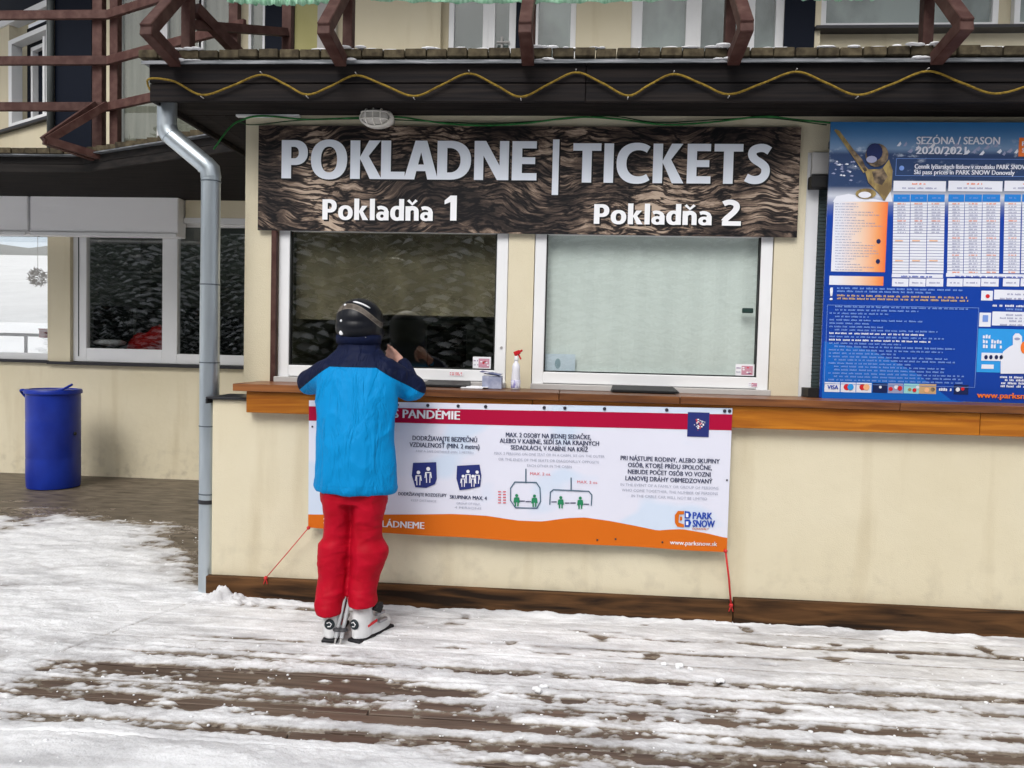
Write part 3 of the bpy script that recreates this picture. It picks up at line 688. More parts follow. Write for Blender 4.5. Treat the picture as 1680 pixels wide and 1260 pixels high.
# wing balcony
BB = thing('balcony', (-2.2, 2.1, 3.13), 'set back lodge balcony on the left with brown three-rail railing', 'balcony')
n = 0; x = -6.5
while x < -.36:
    w = .113; yf = 2.05 if x < -2.2 else 2.05-(x+2.2)*.442
    part('deck_board', BB, DECKEND, (x, x+w, yf+random.uniform(-.01, .01), UY+.1, 3.13, 3.178), bevel=.003); x += w+.006
R0, R1, R2 = Vector((-6.6, 2.16, 0)), Vector((-2.0, 2.16, 0)), Vector((-.45, 1.43, 0))
for z in (3.565, 3.965, 4.36):
    for (P, Q) in ((R0, R1), (R1, R2)):
        mb = MB(); mb.bar((P.x, P.y, z), (Q.x, Q.y, z), .035, .075); mb.build('rail', BROWNPAINT, BB, bevel=.003)
for (px, w) in ((160, .09), (187, .075)):
    xx = at(px, 150, 2.2)[0]; part('post', BB, BROWNPAINT, (xx-w/2, xx+w/2, 2.19, 2.26, 3.18, 4.6), bevel=.003)
part('post', BB, BROWNPAINT, (-.62, -.55, 1.52, 1.59, 3.18, 4.6)); part('post', BB, BROWNPAINT, (-4.6, -4.53, 2.19, 2.26, 3.18, 4.6))
for dx in (-.05, .06):
    mb = MB(); mb.bar((-2.28+dx*.3, 1.74, 3.16), (-2.06+dx, 2.15, 3.58), .05, .06); mb.build('brace', BROWNPAINT, BB)
    mb = MB(); mb.bar((-2.28+dx*.3, 1.74, 3.16), (-1.98+dx, 2.10, 3.09), .05, .06); mb.build('outrigger', BROWNPAINT, BB)

# ------------------------------------------------------------------ things inside the lodge windows
def chair_in(x, y, z, w, h, label):
    t_ = thing('chair', (x, y, .34), label, 'chair', 'dark high-backed chairs behind the lodge window')
    mb = MB(); mb.box(x-w/2, x+w/2, y, y+.06, 1.0, z+h); mb.build('backrest', mat('dark_upholstery', (.012, .016, .016), .8), t_, bevel=.025)
    mb = MB(); mb.box(x-w/2, x+w/2, y+.06, y+.5, .76, .84); mb.build('seat', MATS['dark_upholstery'], t_, bevel=.02)
    for sx in (-1, 1):
        for yy in (.05, .45): part('leg', t_, BLACK, (x+sx*(w/2-.03)-.02, x+sx*(w/2-.03)+.02, y+yy-.02, y+yy+.02, .34, .76))
for (px, py, Y, w, lab) in ((175, 502, 4.4, .62, 'black chair back seen left in the lodge window'), (245, 505, 4.5, .36, 'black chair back behind the red jacket'), (312, 505, 4.4, .40, 'black chair back just left of the downpipe'), (378, 520, 4.5, .24, 'narrow black chair back right of the downpipe')):
    x_, z_ = at(px, py, Y); chair_in(x_, Y, 1.0, w, z_-1.0, lab)
RJ = mat('red_jacket_cloth', (.50, .012, .012), .8, bump=.01, bscale=6)
def remeshed(name, mb, voxel, mats, parent, smooth_it=3, fold=0., fs=(6, 6, 6), seed=0, loc=None):
    o0 = org(parent) if parent else Vector(loc or (0, 0, 0))
    me = mb.mesh('tmp', o0); ob = bpy.data.objects.new('tmp', me); COL.objects.link(ob)
    m = ob.modifiers.new('r', 'REMESH'); m.mode = 'VOXEL'; m.voxel_size = voxel
    if smooth_it: m2 = ob.modifiers.new('s', 'SMOOTH'); m2.iterations = smooth_it; m2.factor = .6
    dg = bpy.context.evaluated_depsgraph_get(); me2 = bpy.data.meshes.new_from_object(ob.evaluated_get(dg))
    bpy.data.objects.remove(ob); bpy.data.meshes.remove(me)
    if fold:
        ns = [v.normal.copy() for v in me2.vertices]
        for v, nn in zip(me2.vertices, ns):
            p = v.co+o0
            q = Vector((p.x*fs[0]+seed, p.y*fs[1], p.z*fs[2]))
            w = mnoise.fractal(q, .9, 2.1, 3)
            w2 = 1-abs(mnoise.noise(q*1.15+Vector((9, 2, 4))))*2
            v.co += nn*fold*(w*.8+max(w2, 0)**3*.7-.15)
    me2.name = name; me2.polygons.foreach_set('use_smooth', [True]*len(me2.polygons)); me2.materials.clear()
    return link(name, me2, mats, parent, None if parent else o0)
def cap(mb, p, q, r0, r1, k=6, sx=1.):
    p = Vector(p); q = Vector(q)
    for i in range(k+1):
        t = i/k; c_ = p.lerp(q, t); r = r0+(r1-r0)*t; mb.ball(c_, r, r, r, n=14, m=10)
    mb.tube([p, q], [r0*.99, r1*.99], 14)
x_, z_ = at(238, 560, 4.3)
mb = MB(); mb.ball((x_+.02, 4.3, z_-.05), .25, .12, .16); mb.ball((x_+.18, 4.3, z_+.05), .16, .1, .14)
tag(remeshed('jacket', mb, .03, RJ, None, 4, .03, (6, 6, 6), loc=(x_, 4.3, z_-.2)), 'red jacket heaped inside the lodge window', 'jacket')
x_, z_ = at(180, 561, 4.15); mb = MB(); mb.lathe((x_, 4.15, z_-.05), [(.02, 0), (.16, .02), (.18, .05), (.12, .075), (.01, .08)], 20)
tag(mb.build('bowl', WHITEP, smooth=True, loc=(x_, 4.15, z_-.05)), 'pale bowl on the sill inside the lodge window', 'bowl')
part_t = thing('table', (-2.9, 4.3, .34), 'dark table inside the lodge window under the red jacket', 'table')
part('table_top', part_t, BLACK, (-3.5, -2.2, 4.12, 4.8, 1.26, 1.30)); 
for xx in (-3.4, -2.3): part('leg', part_t, BLACK, (xx-.03, xx+.03, 4.4, 4.46, .34, 1.26))
# rail, box and hanging ball behind the far left window
rl = thing('handrail', (-5.6, 6, .34), 'grey handrail seen through the far left lodge window', 'handrail')
zr = at(40, 549, 6)[1]
part('rail', rl, FLASH, (-7.5, -4.2, 5.98, 6.02, zr-.025, zr+.02))
for xx in (-6.6, -5.62, -4.6): part('post', rl, FLASH, (xx-.02, xx+.02, 5.99, 6.01, .34, zr-.025))
xx, zz = at(69, 547, 5.9); bx = thing('box', (xx, 5.9, zz), 'small red box hung on the grey handrail', 'box')
part('case', bx, mat('red_paint', (.45, .02, .03), .4), (xx-.05, xx+.05, 5.9, 5.97, zz-.06, zz+.05), bevel=.006)
part('lid', bx, MATS['red_paint'], (xx-.055, xx+.055, 5.895, 5.975, zz+.051, zz+.07), bevel=.004)
xx, zz = at(62, 455, 5.6); wr = MB(); rr = random.Random(9)
for i in range(260):
    v = Vector((rr.gauss(0, 1), rr.gauss(0, 1), rr.gauss(0, 1))).normalized(); p = Vector((xx, 5.6, zz))+v*.10; q = p+Vector((rr.gauss(0, 1), rr.gauss(0, 1), rr.gauss(0, 1))).normalized()*.05
    wr.bar(p, q, .006, .006)
wr.tube([(xx, 5.6, zz+.08), (xx, 5.6, 3.05)], .003)
tag(wr.build('wicker_ball', mat('brown_twigs', (.10, .065, .05), .8, c2=(.3, .26, .25), scale=(30, 30, 30)), loc=(xx, 5.6, zz)), 'brown twig ball hanging inside the far left lodge window', 'decoration')

# ------------------------------------------------------------------ inside the ticket room
PB = MATS['black_plastic']
mo = thing('monitor', (1.2, .95, 1.2), 'dark monitor back with grey side behind the left ticket window', 'monitor')
x_, z_ = at(735, 532, .95); x2, z2 = at(700, 605, .95); x3, _ = at(765, 560, .95)
part('screen', mo, PB, (x2, x3, .93, .97, z2, z_), bevel=.012)
part('stand', mo, PB, ((x2+x3)/2-.03, (x2+x3)/2+.03, .95, 1.0, 1.13, z2)); part('foot', mo, PB, ((x2+x3)/2-.12, (x2+x3)/2+.12, .9, 1.08, 1.12, 1.13))
ds = thing('desk', (1.0, .9, .9), 'dark desk behind the left ticket window', 'desk')
part('desk_top', ds, DARKGREY, (.28, 1.78, .60, 1.3, 1.10, 1.119)); part('desk_leg', ds, DARKGREY, (.3, .34, .62, 1.28, .9, 1.10)); part('desk_leg', ds, DARKGREY, (1.7, 1.74, .62, 1.28, .9, 1.10))
cb = thing('cabinet', (1.1, 1.5, .9), 'low grey cabinet behind the left ticket window', 'cabinet')
xa, za = at(636, 520, 1.5); xb, _ = at(815, 520, 1.5)
part('carcass', cb, DARKGREY, (xa, xb, 1.5, 1.9, .9, za), bevel=.004); part('door', cb, mat('slate_cabinet_door', (.36, .41, .42), .5), (xa+.02, (xa+xb)/2-.08, 1.485, 1.499, .95, za-.02), bevel=.002); part('door', cb, MATS['slate_cabinet_door'], ((xa+xb)/2-.07, xb-.02, 1.485, 1.499, .95, za-.02), bevel=.002)
xa, za = at(480, 515, 1.5); xb, _ = at(541, 520, 1.5)
bs = thing('bookcase', ((xa+xb)/2, 1.5, .9), 'dark shelf of upright binders at the left of the ticket window', 'shelf')
part('carcass', bs, BLACK, (xa, xb, 1.62, 1.9, .9, za), bevel=.003)
mb0 = mat('olive_binder', (.030, .026, .018), .7, c2=(.07, .062, .045), scale=(3, 3, 3), rnd=.5)
x = xa
while x < xb-.04:
    part('binder', bs, mb0, (x, x+.042, 1.55, 1.619, .95, za-.01+random.uniform(-.05, .0)), bevel=.003); x += .046
part('pale_jamb', K, mat('pale_jamb_paint', (.40, .39, .30), .8), (at(546, 560, 1.5)[0], at(556, 560, 1.5)[0], 1.5, 1.53, .9, at(550, 515, 1.5)[1]))

# ------------------------------------------------------------------ big sign
sx0, sx1, sz0, sz1, SY = .145, 3.425, 2.227, 2.870, .288
SG = thing('sign', (1.785, SY, sz0), 'long wood-print ticket office sign reading POKLADNE | TICKETS over both windows', 'sign')
def signmat():
    m, t, b = newmat('printed_gnarled_wood'); N = t.nodes; L = t.links
    tc = N.new('ShaderNodeTexCoord')
    def noi(sc, vec, det=3, out='Fac', dist=0):
        n_ = N.new('ShaderNodeTexNoise'); n_.inputs['Scale'].default_value = sc; n_.inputs['Detail'].default_value = det; n_.inputs['Distortion'].default_value = dist; L.new(vec, n_.inputs['Vector']); return n_.outputs[out]
    obj = tc.outputs['Object']
    def M_(op, a_, b3, c_=None):
        n_ = N.new('ShaderNodeMath'); n_.operation = op
        for k9, v in enumerate((a_, b3, c_)):
            if v is None: continue
            if isinstance(v, (int, float)): n_.inputs[k9].default_value = v
            else: L.new(v, n_.inputs[k9])
        return n_.outputs[0]
    warp = noi(1.25, obj, 3, 'Color')
    sub = N.new('ShaderNodeVectorMath'); sub.operation = 'SUBTRACT'; sub.inputs[1].default_value = (.5, .5, .5); L.new(warp, sub.inputs[0])
    sc = N.new('ShaderNodeVectorMath'); sc.operation = 'MULTIPLY'; sc.inputs[1].default_value = (.55, .0, .55); L.new(sub.outputs[0], sc.inputs[0])
    ad = N.new('ShaderNodeVectorMath'); ad.operation = 'ADD'; L.new(obj, ad.inputs[0]); L.new(sc.outputs[0], ad.inputs[1])
    def stretched(sx_, sz_, det, rg=.6):
        mp = N.new('ShaderNodeMapping'); mp.inputs['Scale'].default_value = (sx_, 1, sz_); L.new(ad.outputs[0], mp.inputs[0])
        n_ = N.new('ShaderNodeTexNoise'); n_.inputs['Scale'].default_value = 1; n_.inputs['Detail'].default_value = det; n_.inputs['Roughness'].default_value = rg; L.new(mp.outputs[0], n_.inputs['Vector']); return n_.outputs['Fac']
    fib = stretched(10, 62, 9, .80); mid = stretched(3, 17, 5, .6); big = noi(2.1, obj, 4); crackn = stretched(4.5, 26, 4, .55)
    crack = M_('MINIMUM', M_('MULTIPLY', M_('ABSOLUTE', M_('SUBTRACT', crackn, .5), 0.), 16.), 1.)
    val = M_('MULTIPLY_ADD', fib, .55, M_('MULTIPLY_ADD', mid, .45, M_('MULTIPLY', big, .75)))
    val = M_('MULTIPLY', val, M_('MULTIPLY_ADD', crack, .28, .72))
    rp = N.new('ShaderNodeValToRGB'); e = rp.color_ramp.elements
    e[0].position = .66; e[0].color = (.006, .0055, .007, 1); e[1].position = 1.0; e[1].color = (.46, .36, .28, 1)
    for p_, c_ in ((.78, (.028, .021, .019)), (.86, (.070, .050, .041)), (.93, (.20, .145, .11))): k_ = e.new(p_); k_.color = (*c_, 1)
    L.new(val, rp.inputs[0]); L.new(rp.outputs[0], b.inputs['Base Color']); b.inputs['Roughness'].default_value = .5; b.inputs['Specular IOR Level'].default_value = .2
    return m
part('panel', SG, signmat(), (sx0, sx1, SY, SY+.012, sz0, sz1))
LET = flat('pale_lettering', (.74, .79, .87), .5)
LETW = flat('white_lettering', (.84, .85, .88), .5)
SHD = flat('black_letter_edge', (.004, .004, .005), .5)
def strip(A_, B_): return [[A_[i], A_[i+1], B_[i+1], B_[i]] for i in range(len(A_)-1)]
def arc(cx, cy, rx, ry, a0, a1, n=18, e=2.25):
    out = []
    for i in range(n+1):
        t = math.radians(a0+(a1-a0)*i/n); c_, s_ = math.cos(t), math.sin(t)
        out.append((cx+rx*math.copysign(abs(c_)**(2/e), c_), cy+ry*math.copysign(abs(s_)**(2/e), s_)))
    return out
def stroke(P_, w, k=5):
    P_ = [(p.x, p.y) for p in spline([(a_, b3, 0) for a_, b3 in P_], k)] if k else P_
    A_, B_ = [], []
    for i, p in enumerate(P_):
        q0 = P_[max(i-1, 0)]; q1 = P_[min(i+1, len(P_)-1)]; d_ = Vector((q1[0]-q0[0], q1[1]-q0[1])).normalized()
        A_.append((p[0]-d_.y*w/2, p[1]+d_.x*w/2)); B_.append((p[0]+d_.y*w/2, p[1]-d_.x*w/2))
    return strip(A_, B_)
def R4(a_, b3, c_, d_): return [[(a_, c_), (b3, c_), (b3, d_), (a_, d_)]]
SW = .235
def bowl(x0_, top, bot, wi, wl, tw):
    cy = (top+bot)/2; ry = (top-bot)/2
    return strip([(SW, top)]+arc(x0_, cy, wi-x0_, ry, 90, -90)+[(SW, bot)], [(SW, top-tw)]+arc(x0_-.02, cy, wi-wl-x0_+.02, ry-tw, 90, -90)+[(SW, bot+tw)])
GL = {
 'P': [R4(0, SW, 0, 1), bowl(.32, 1, .35, .64, .22, .175)],
 'O': [strip(arc(.44, .5, .44, .52, 0, 360, 40), arc(.44, .5, .195, .335, 0, 360, 40))],
 'K': [R4(0, SW, 0, 1), [[(.22, .54), (.30, .40), (.73, 1), (.45, 1)]], [[(.25, .50), (.43, .62), (.76, 0), (.475, 0)]]],
 'L': [R4(0, SW, 0, 1), R4(SW, .57, 0, .195)],
 'A': [[[(0, 0), (.25, 0), (.405, .70), (.405, 1), (.265, 1)]], [[(.81, 0), (.56, 0), (.405, .70), (.405, 1), (.545, 1)]], R4(.27, .54, .215, .385)],
 'D': [R4(0, SW, 0, 1), bowl(.30, 1, 0, .80, .25, .185)],
 'N': [R4(0, .215, 0, 1), R4(.595, .81, 0, 1), [[(0.02, 1), (.27, 1), (.79, 0), (.54, 0)]]],
 'E': [R4(0, SW, 0, 1), R4(SW, .57, .815, 1), R4(SW, .54, .415, .59), R4(SW, .58, 0, .185)],
 'T': [R4(0, .70, .81, 1), R4(.2325, .4675, 0, .81)],
 'I': [R4(0, SW, 0, 1)],
 'C': [strip(arc(.50, .5, .50, .52, 52, 308, 30), arc(.545, .5, .30, .33, 52, 308, 30))],
 'S': [stroke([(.56, .83), (.44, .895), (.30, .90), (.17, .84), (.145, .72), (.22, .61), (.36, .52), (.465, .41), (.465, .25), (.37, .135), (.24, .10), (.12, .115), (.01, .165)], .205)],
 'o': [strip(arc(.325, .35, .325, .365, 0, 360, 32), arc(.325, .35, .115, .20, 0, 360, 32))],
 'k': [R4(0, .22, 0, 1.05), [[(.20, .40), (.28, .28), (.59, .70), (.345, .70)]], [[(.24, .36), (.38, .44), (.63, 0), (.375, 0)]]],
 'l': [R4(0, .22, 0, 1.05)],
 'a': [R4(.335, .55, 0, .46), stroke([(.06, .585), (.18, .625), (.32, .60), (.425, .52), (.443, .40)], .17), strip(arc(.235, .205, .235, .22, 0, 360, 24), arc(.255, .205, .075, .08, 0, 360, 24))],
 'd': [strip(arc(.30, .35, .30, .365, 0, 360, 32), arc(.315, .35, .105, .20, 0, 360, 32)), R4(.39, .61, 0, 1.05)],
 'ň': [R4(0, .22, 0, .70), stroke([(.12, .50), (.24, .605), (.37, .60), (.46, .52), (.48, .36), (.48, .18), (.48, 0)], .21), stroke([(.11, 1.0), (.295, .80), (.48, 1.0)], .13, 0)],
 '1': [R4(.22, .46, 0, 1), [[(0, .80), (.0, .645), (.22, .74), (.22, 1)]]],
 '2': [stroke([(.03, .84), (.16, .90), (.30, .90), (.42, .83), (.45, .71), (.40, .58), (.28, .43), (.14, .28), (.06, .16)], .2), R4(0, .60, 0, .175)],
}
def word(s_, pa, pya, pb, pyb, ptop, mt, gap=.075):
    xa, za = at(pa, pya, SY); xb, zb = at(pb, pyb, SY); zt7 = at((pa+pb)/2, ptop, SY)[1]; zc = (za+zb)/2; h = zt7-zc
    ws = [max(p[0] for st2 in GL[c_] for q_ in st2 for p in q_) for c_ in s_]
    kern = [(-.02 if s_[i:i+2] in ('LA', 'AD', 'KL') else gap) for i in range(len(s_)-1)]+[0]
    tot = sum(ws)+sum(kern); sx = (xb-xa)/tot; x = xa
    for i, c_ in enumerate(s_):
        for (nm, m_, dx, dz, off, g_) in (('letter', mt, 0, 0, .004, 0.), ('letter_shadow', SHD, .009, -.010, .0018, .0)):
            mb = MB()
            for n_, st2 in enumerate(GL[c_]):
                for q_ in st2: mb.add([(x+p[0]*sx+dx, SY-off-.0003*n_, zc+p[1]*h+dz) for p in q_], [tuple(range(len(q_)))])
            o = mb.build(nm, m_, SG if nm == 'letter' else last)
            if nm == 'letter': last = o
        x += (ws[i]+kern[i])*sx
word('POKLADNE', 462, 291, 880, 298, 231, LET)
word('TICKETS', 939, 299, 1264, 303, 236, LET)
word('Pokladňa', 529, 360, 710, 363, 328, LETW, .065)
word('1', 729, 362, 749, 362, 321, LETW)
word('Pokladňa', 974, 367, 1167, 370, 336, LETW, .065)
word('2', 1184, 370, 1215, 371, 328, LETW)
xa, za = at(905, 320, SY); xb, zb = at(918, 229, SY); mb = MB(); quad(mb, xa, xb, za, zb, SY-.004); o = mb.build('letter', LET, SG)
mb = MB(); quad(mb, xa+.008, xb+.009, za-.010, zb-.010, SY-.0018); mb.build('letter_shadow', SHD, o)

# ------------------------------------------------------------------ banner under the counter
bx0, bx1, bz0, bz1, BY = .612, 3.012, .437, 1.215, -.078
def bend(x, z):
    t = max(0, (1.2-z)/.75)
    return .010*math.sin(2.6*x+.6)*t - .006*math.sin(7.0*x+1.2*z)*min(1, t+.3)+.004*math.sin(13*x)*(.4+.6*t)
BN = thing('banner', (1.81, BY, bz0), 'white pandemic rules banner with crimson top band and orange wave foot', 'banner')
def bentbuild(mb, name, mats, off):
    mb.v = [(v[0], BY-off+bend(v[0], v[2]), v[2]) for v in mb.v]
    return mb.build(name, mats, BN, smooth=False)
def grid(mb, fx0, fx1, zlo, zhi, nx_, nz_, mi=0):
    vs = []; 
    for i in range(nx_+1):
        x = fx0+(fx1-fx0)*i/nx_; a_, b2 = zlo(x), zhi(x)
        for j in range(nz_+1): vs.append((x, 0, a_+(b2-a_)*j/nz_))
    mb.add(vs, [(i*(nz_+1)+j, (i+1)*(nz_+1)+j, (i+1)*(nz_+1)+j+1, i*(nz_+1)+j+1) for i in range(nx_) for j in range(nz_)], mi)
def bannermat():
    m, t, b = newmat('banner_vinyl'); N = t.nodes; L = t.links
    tc = N.new('ShaderNodeTexCoord'); mp = N.new('ShaderNodeMapping'); mp.inputs['Scale'].default_value = (1.5, 1, 2.2); L.new(tc.outputs['Object'], mp.inputs[0])
    n_ = N.new('ShaderNodeTexNoise'); n_.inputs['Scale'].default_value = 1.5; n_.inputs['Detail'].default_value = 1.5; L.new(mp.outputs[0], n_.inputs['Vector'])
    rp = N.new('ShaderNodeValToRGB'); e = rp.color_ramp.elements; e[0].position = .53; e[0].color = (.70, .71, .82, 1); e[1].position = .60; e[1].color = (.59, .68, .82, 1)
    L.new(n_.outputs['Fac'], rp.inputs[0]); L.new(rp.outputs[0], b.inputs['Base Color']); b.inputs['Roughness'].default_value = .42
    return m
sl_ = (at(1203, 670, BY)[1]-at(505, 657, BY)[1])/(bx1-bx0)
ztop = lambda x: 1.20+sl_*(x-bx0); zbot = lambda x: .456+(.420-.456)*(x-bx0)/(bx1-bx0)
mb = MB(); grid(mb, bx0, bx1, zbot, ztop, 60, 20); o = bentbuild(mb, 'sheet', bannermat(), 0)
m_ = o.modifiers.new('s', 'SOLIDIFY'); m_.thickness = .002; m_.offset = 1 if False else -1
CRIM = flat('crimson_print', (.38, .004, .04), .5, spec=.12); ORAN = flat('orange_print', (.62, .14, .010), .5, spec=.12); NAVYP = flat('navy_print', (.018, .028, .16), .45)
TXT = flat('dark_navy_text', (.03, .04, .10), .5); GRY = flat('grey_text', (.36, .38, .47), .5); REDT = flat('red_text', (.65, .06, .08), .5); GRN = flat('green_print', (.02, .22, .10), .5); WHT = flat('white_print', (.82, .82, .86), .45); BLUP = flat('blue_print', (.01, .06, .42), .45); LINE = flat('slate_line_print', (.06, .12, .18), .5)
BM = [CRIM, ORAN, NAVYP, TXT, GRY, REDT, GRN, WHT, BLUP, LINE]
def bz(px, py): return at(px, py, BY)[1]
def bxx(px, py=760): return at(px, py, BY)[0]
mb = MB()
ct = lambda x: ztop(x)-.034; cbm = lambda x: ztop(x)-.034-.083-.006*(x-bx0)/2.4
grid(mb, bx0, bx1, cbm, ct, 60, 3, 0)
WAVE = [(508, 845), (620, 844), (740, 843), (800, 846), (850, 853), (890, 855), (930, 850), (960, 849), (1000, 855), (1045, 864), (1080, 871), (1100, 869), (1120, 868), (1160, 875), (1192, 883)]
wxs = [bxx(p[0], 850) for p in WAVE]; wzs = [bz(*p) for p in WAVE]
grid(mb, bx0, bx1, zbot, lambda x: float(np.interp(x, wxs, wzs)), 90, 3, 1)
bentbuild(mb, 'colour_print', BM, .0015)
mb = MB(); xa, za = at(1127, 716, BY); xb, zb = at(1164, 677, BY); grid(mb, xa, xb, lambda x: za, lambda x: zb, 3, 3, 2)
bentbuild(mb, 'emblem_square', BM, .003)
mb = MB()
def btext(s, pa, pb, py, hpx, mi, bold=.02):
    xa = bxx(pa, py); xb = bxx(pb, py); zc = bz((pa+pb)/2, py); h = hpx*(EYE.z*0+1)*.00343
    addtext(mb, s, xa, xb, zc-h/2, h, 0, bold, mi, 2)
btext('POČAS PANDÉMIE', 592, 755, 679, 14, 7, .03)
btext('SPOLU TO ZVLÁDNEME', 530, 697, 858, 11, 7, .03)
btext('DODRŽIAVAJTE BEZPEČNÚ', 677, 783, 720, 7.5, 3); btext('VZDIALENOSŤ (MIN. 2 metre)', 672, 787, 731, 7.5, 3); btext('KEEP A SAFE DISTANCE (MIN. 2 METRES)', 683, 777, 741, 3.6, 4, .0)
btext('DODRŽIAVAJTE ROZOSTUPY', 654, 733, 811, 5.5, 3); btext('KEEP DISTANCE', 675, 716, 821, 3.6, 4, 0)
btext('SKUPINKA MAX. 4', 738, 799, 816, 6, 3); btext('GROUP OF MAX.', 749, 789, 826, 3.6, 4, 0); btext('4 PERSONS', 746, 790, 833, 3.6, 4, 0)
btext('MAX. 2 OSOBY NA JEDNEJ SEDAČKE,', 830, 970, 715, 7.2, 3); btext('ALEBO V KABÍNE, SEDÍ SA NA KRAJNÝCH', 820, 983, 725, 7.2, 3); btext('SEDADLÁCH, V KABÍNE NA KRÍŽ', 838, 965, 735.5, 7.2, 3)
btext('MAX. 2 PERSONS ON ONE SEAT OR IN A CABIN, SIT ON THE OUTER', 811, 992, 746, 4.2, 4, 0); btext('OR THE ENDS OF THE SEATS OR DIAGONALLY OPPOSITE', 818, 983, 755.5, 4.2, 4, 0); btext('EACH OTHER IN THE CABIN', 865, 938, 764.5, 4.2, 4, 0)
btext('PRI NÁSTUPE RODINY, ALEBO SKUPINY', 1018, 1181, 754, 7.2, 3); btext('OSÔB, KTORÉ PRÍDU SPOLOČNE,', 1030, 1168, 765, 7.2, 3); btext('NEBUDE POČET OSÔB VO VOZNI', 1030, 1166, 776, 7.2, 3); btext('LANOVEJ DRÁHY OBMEDZOVANÝ', 1026, 1169, 787, 7.2, 3)
btext('IN THE EVENT OF A FAMILY OR GROUP OF PERSONS', 1018, 1179, 798, 4.4, 4, 0); btext('WHO COME TOGETHER, THE NUMBER OF PERSONS', 1020, 1178, 807, 4.4, 4, 0); btext('IN THE CABLE CAR WILL NOT BE LIMITED', 1036, 1160, 816, 4.4, 4, 0)
btext('MAX. 2 os.', 870, 904, 777, 4.5, 5, 0); btext('MAX. 2 os.', 947, 981, 791, 4.5, 5, 0)
btext('PARK', 1136, 1169, 846, 11, 8, .03); btext('SNOW', 1136, 1173, 859, 11, 8, .03); btext('DONOVALY', 1136, 1163, 867.5, 3.4, 1, .02); btext('www.parksnow.sk', 1099, 1177, 891, 7, 7, .015)
def bq(pts, mi): 
    P = [at(p[0], p[1], BY) for p in pts]; poly(mb, P, 0, mi)
def bline(pts, wpx, mi):
    P = [at(p[0], p[1], BY) for p in pts]
    for p, q in zip(P[:-1], P[1:]):
        d_ = Vector((q[0]-p[0], q[1]-p[1])); 
        if d_.length < 1e-6: continue
        d_.normalize(); n_ = Vector((-d_.y, d_.x))*wpx*.00343/2; e_ = d_*wpx*.00343*.3
        mb.add([(p[0]-e_.x+n_.x, 0, p[1]-e_.y+n_.y), (p[0]-e_.x-n_.x, 0, p[1]-e_.y-n_.y), (q[0]+e_.x-n_.x, 0, q[1]+e_.y-n_.y), (q[0]+e_.x+n_.x, 0, q[1]+e_.y+n_.y)], [(0, 1, 2, 3)], mi)
bq([(678, 759), (716, 758), (717, 785), (714, 794), (700, 800), (682, 799), (676, 780)], 2)
bq([(750, 764), (787, 762), (790, 780), (788, 798), (770, 802), (754, 804), (749, 785)], 2)
def man(px, py, h, mi, w=1.5):
    r = h*.13; x_, z_ = at(px, py-h*.85, BY); disc(mb, x_, z_, r*.00343, r*.00343, 0, mi, 10)
    bline([(px-h*.2, py-h*.30), (px-h*.16, py-h*.62), (px+h*.16, py-h*.62), (px+h*.2, py-h*.30)], w, mi); bline([(px-h*.10, py), (px-h*.12, py-h*.55)], w, mi); bline([(px+h*.10, py), (px+h*.12, py-h*.55)], w, mi)
mbk = mb; mb = MB()
man(687, 795, 24, 7); man(703, 791, 26, 7)
for q_ in ((760, 798, 20), (768, 792, 22), (776, 798, 20), (783, 793, 22)): man(*q_, 7, 1.2)
mb, men = mbk, mb
rr_ = [(845, 790), (880, 791), (886, 800), (887, 822), (881, 833), (846, 832), (838, 820), (838, 800), (845, 790)]; bline(rr_, 1.8, 9); bline([(863, 769), (863, 791)], 2, 9)
bline([(902, 827), (903, 807), (908, 803), (966, 806), (971, 812), (970, 829)], 1.8, 9); bline([(937, 784), (937, 804)], 2, 9)
for p in ((848, 829), (877, 830), (920, 833), (952, 834)): man(p[0], p[1], 20, 6, 2.4); bq([(p[0]-3.5, p[1]-14), (p[0]+3.5, p[1]-14), (p[0]+3, p[1]-6), (p[0]-3, p[1]-6)], 6)
for pa, pb, py in ((853, 861, 821), (863, 871, 822), (905, 913, 823), (927, 934, 825), (936, 944, 825), (958, 966, 827)): bline([(pa, py), (pb, py)], 1.6, 3)
for px in (820, 828):
    for j in range(5): bline([(px-2, 806+j*4.5), (px+2, 806+j*4.5)], 1.6, 5)
# park snow emblem
bq([(1107, 845), (1112, 838), (1122, 838), (1122, 843), (1114, 844), (1113, 857), (1122, 860), (1122, 865), (1111, 864), (1107, 857)], 1)
bq([(1123, 838), (1131, 839), (1134, 844), (1131, 850), (1123, 850)], 8); bq([(1123, 852), (1131, 852), (1134, 857), (1131, 864), (1123, 864)], 8)
bentbuild(mb, 'lettering', BM, .0045)['kind'] = 'stuff'
mb = men
bq([(1125, 841), (1129, 842), (1129, 848), (1125, 848)], 7); bq([(1125, 855), (1129, 855), (1129, 861), (1125, 861)], 7); bq([(1115, 847), (1119, 847), (1119, 853), (1115, 854)], 1)
rr = random.Random(4); cx_, cz_ = at(1146, 695, BY)
for i in range(46):
    a_ = rr.uniform(0, 6.28); r_ = rr.uniform(.2, 1)*.036; s_ = rr.uniform(.002, .006)
    disc(mb, cx_+r_*math.cos(a_), cz_+r_*math.sin(a_), s_, s_*.8, 0, rr.choice([7, 7, 5, 4]), 6)
bentbuild(mb, 'emblem_print', BM, .006)['kind'] = 'stuff'
gm = MB()
for px, py in ((548, 661), (603, 662), (652, 661), (702, 661), (752, 654), (797, 658), (893, 663), (927, 661), (992, 666), (1094, 669), (1189, 673), (1197, 674)):
    x_, _ = at(px, py, BY); z_ = ztop(x_)-.016
    gm.lathe((x_, BY-.002+bend(x_, z_), z_), [(.001, 0), (.010, 0), (.009, -.004), (.004, -.005), (.001, -.003)], 10, axis='y')
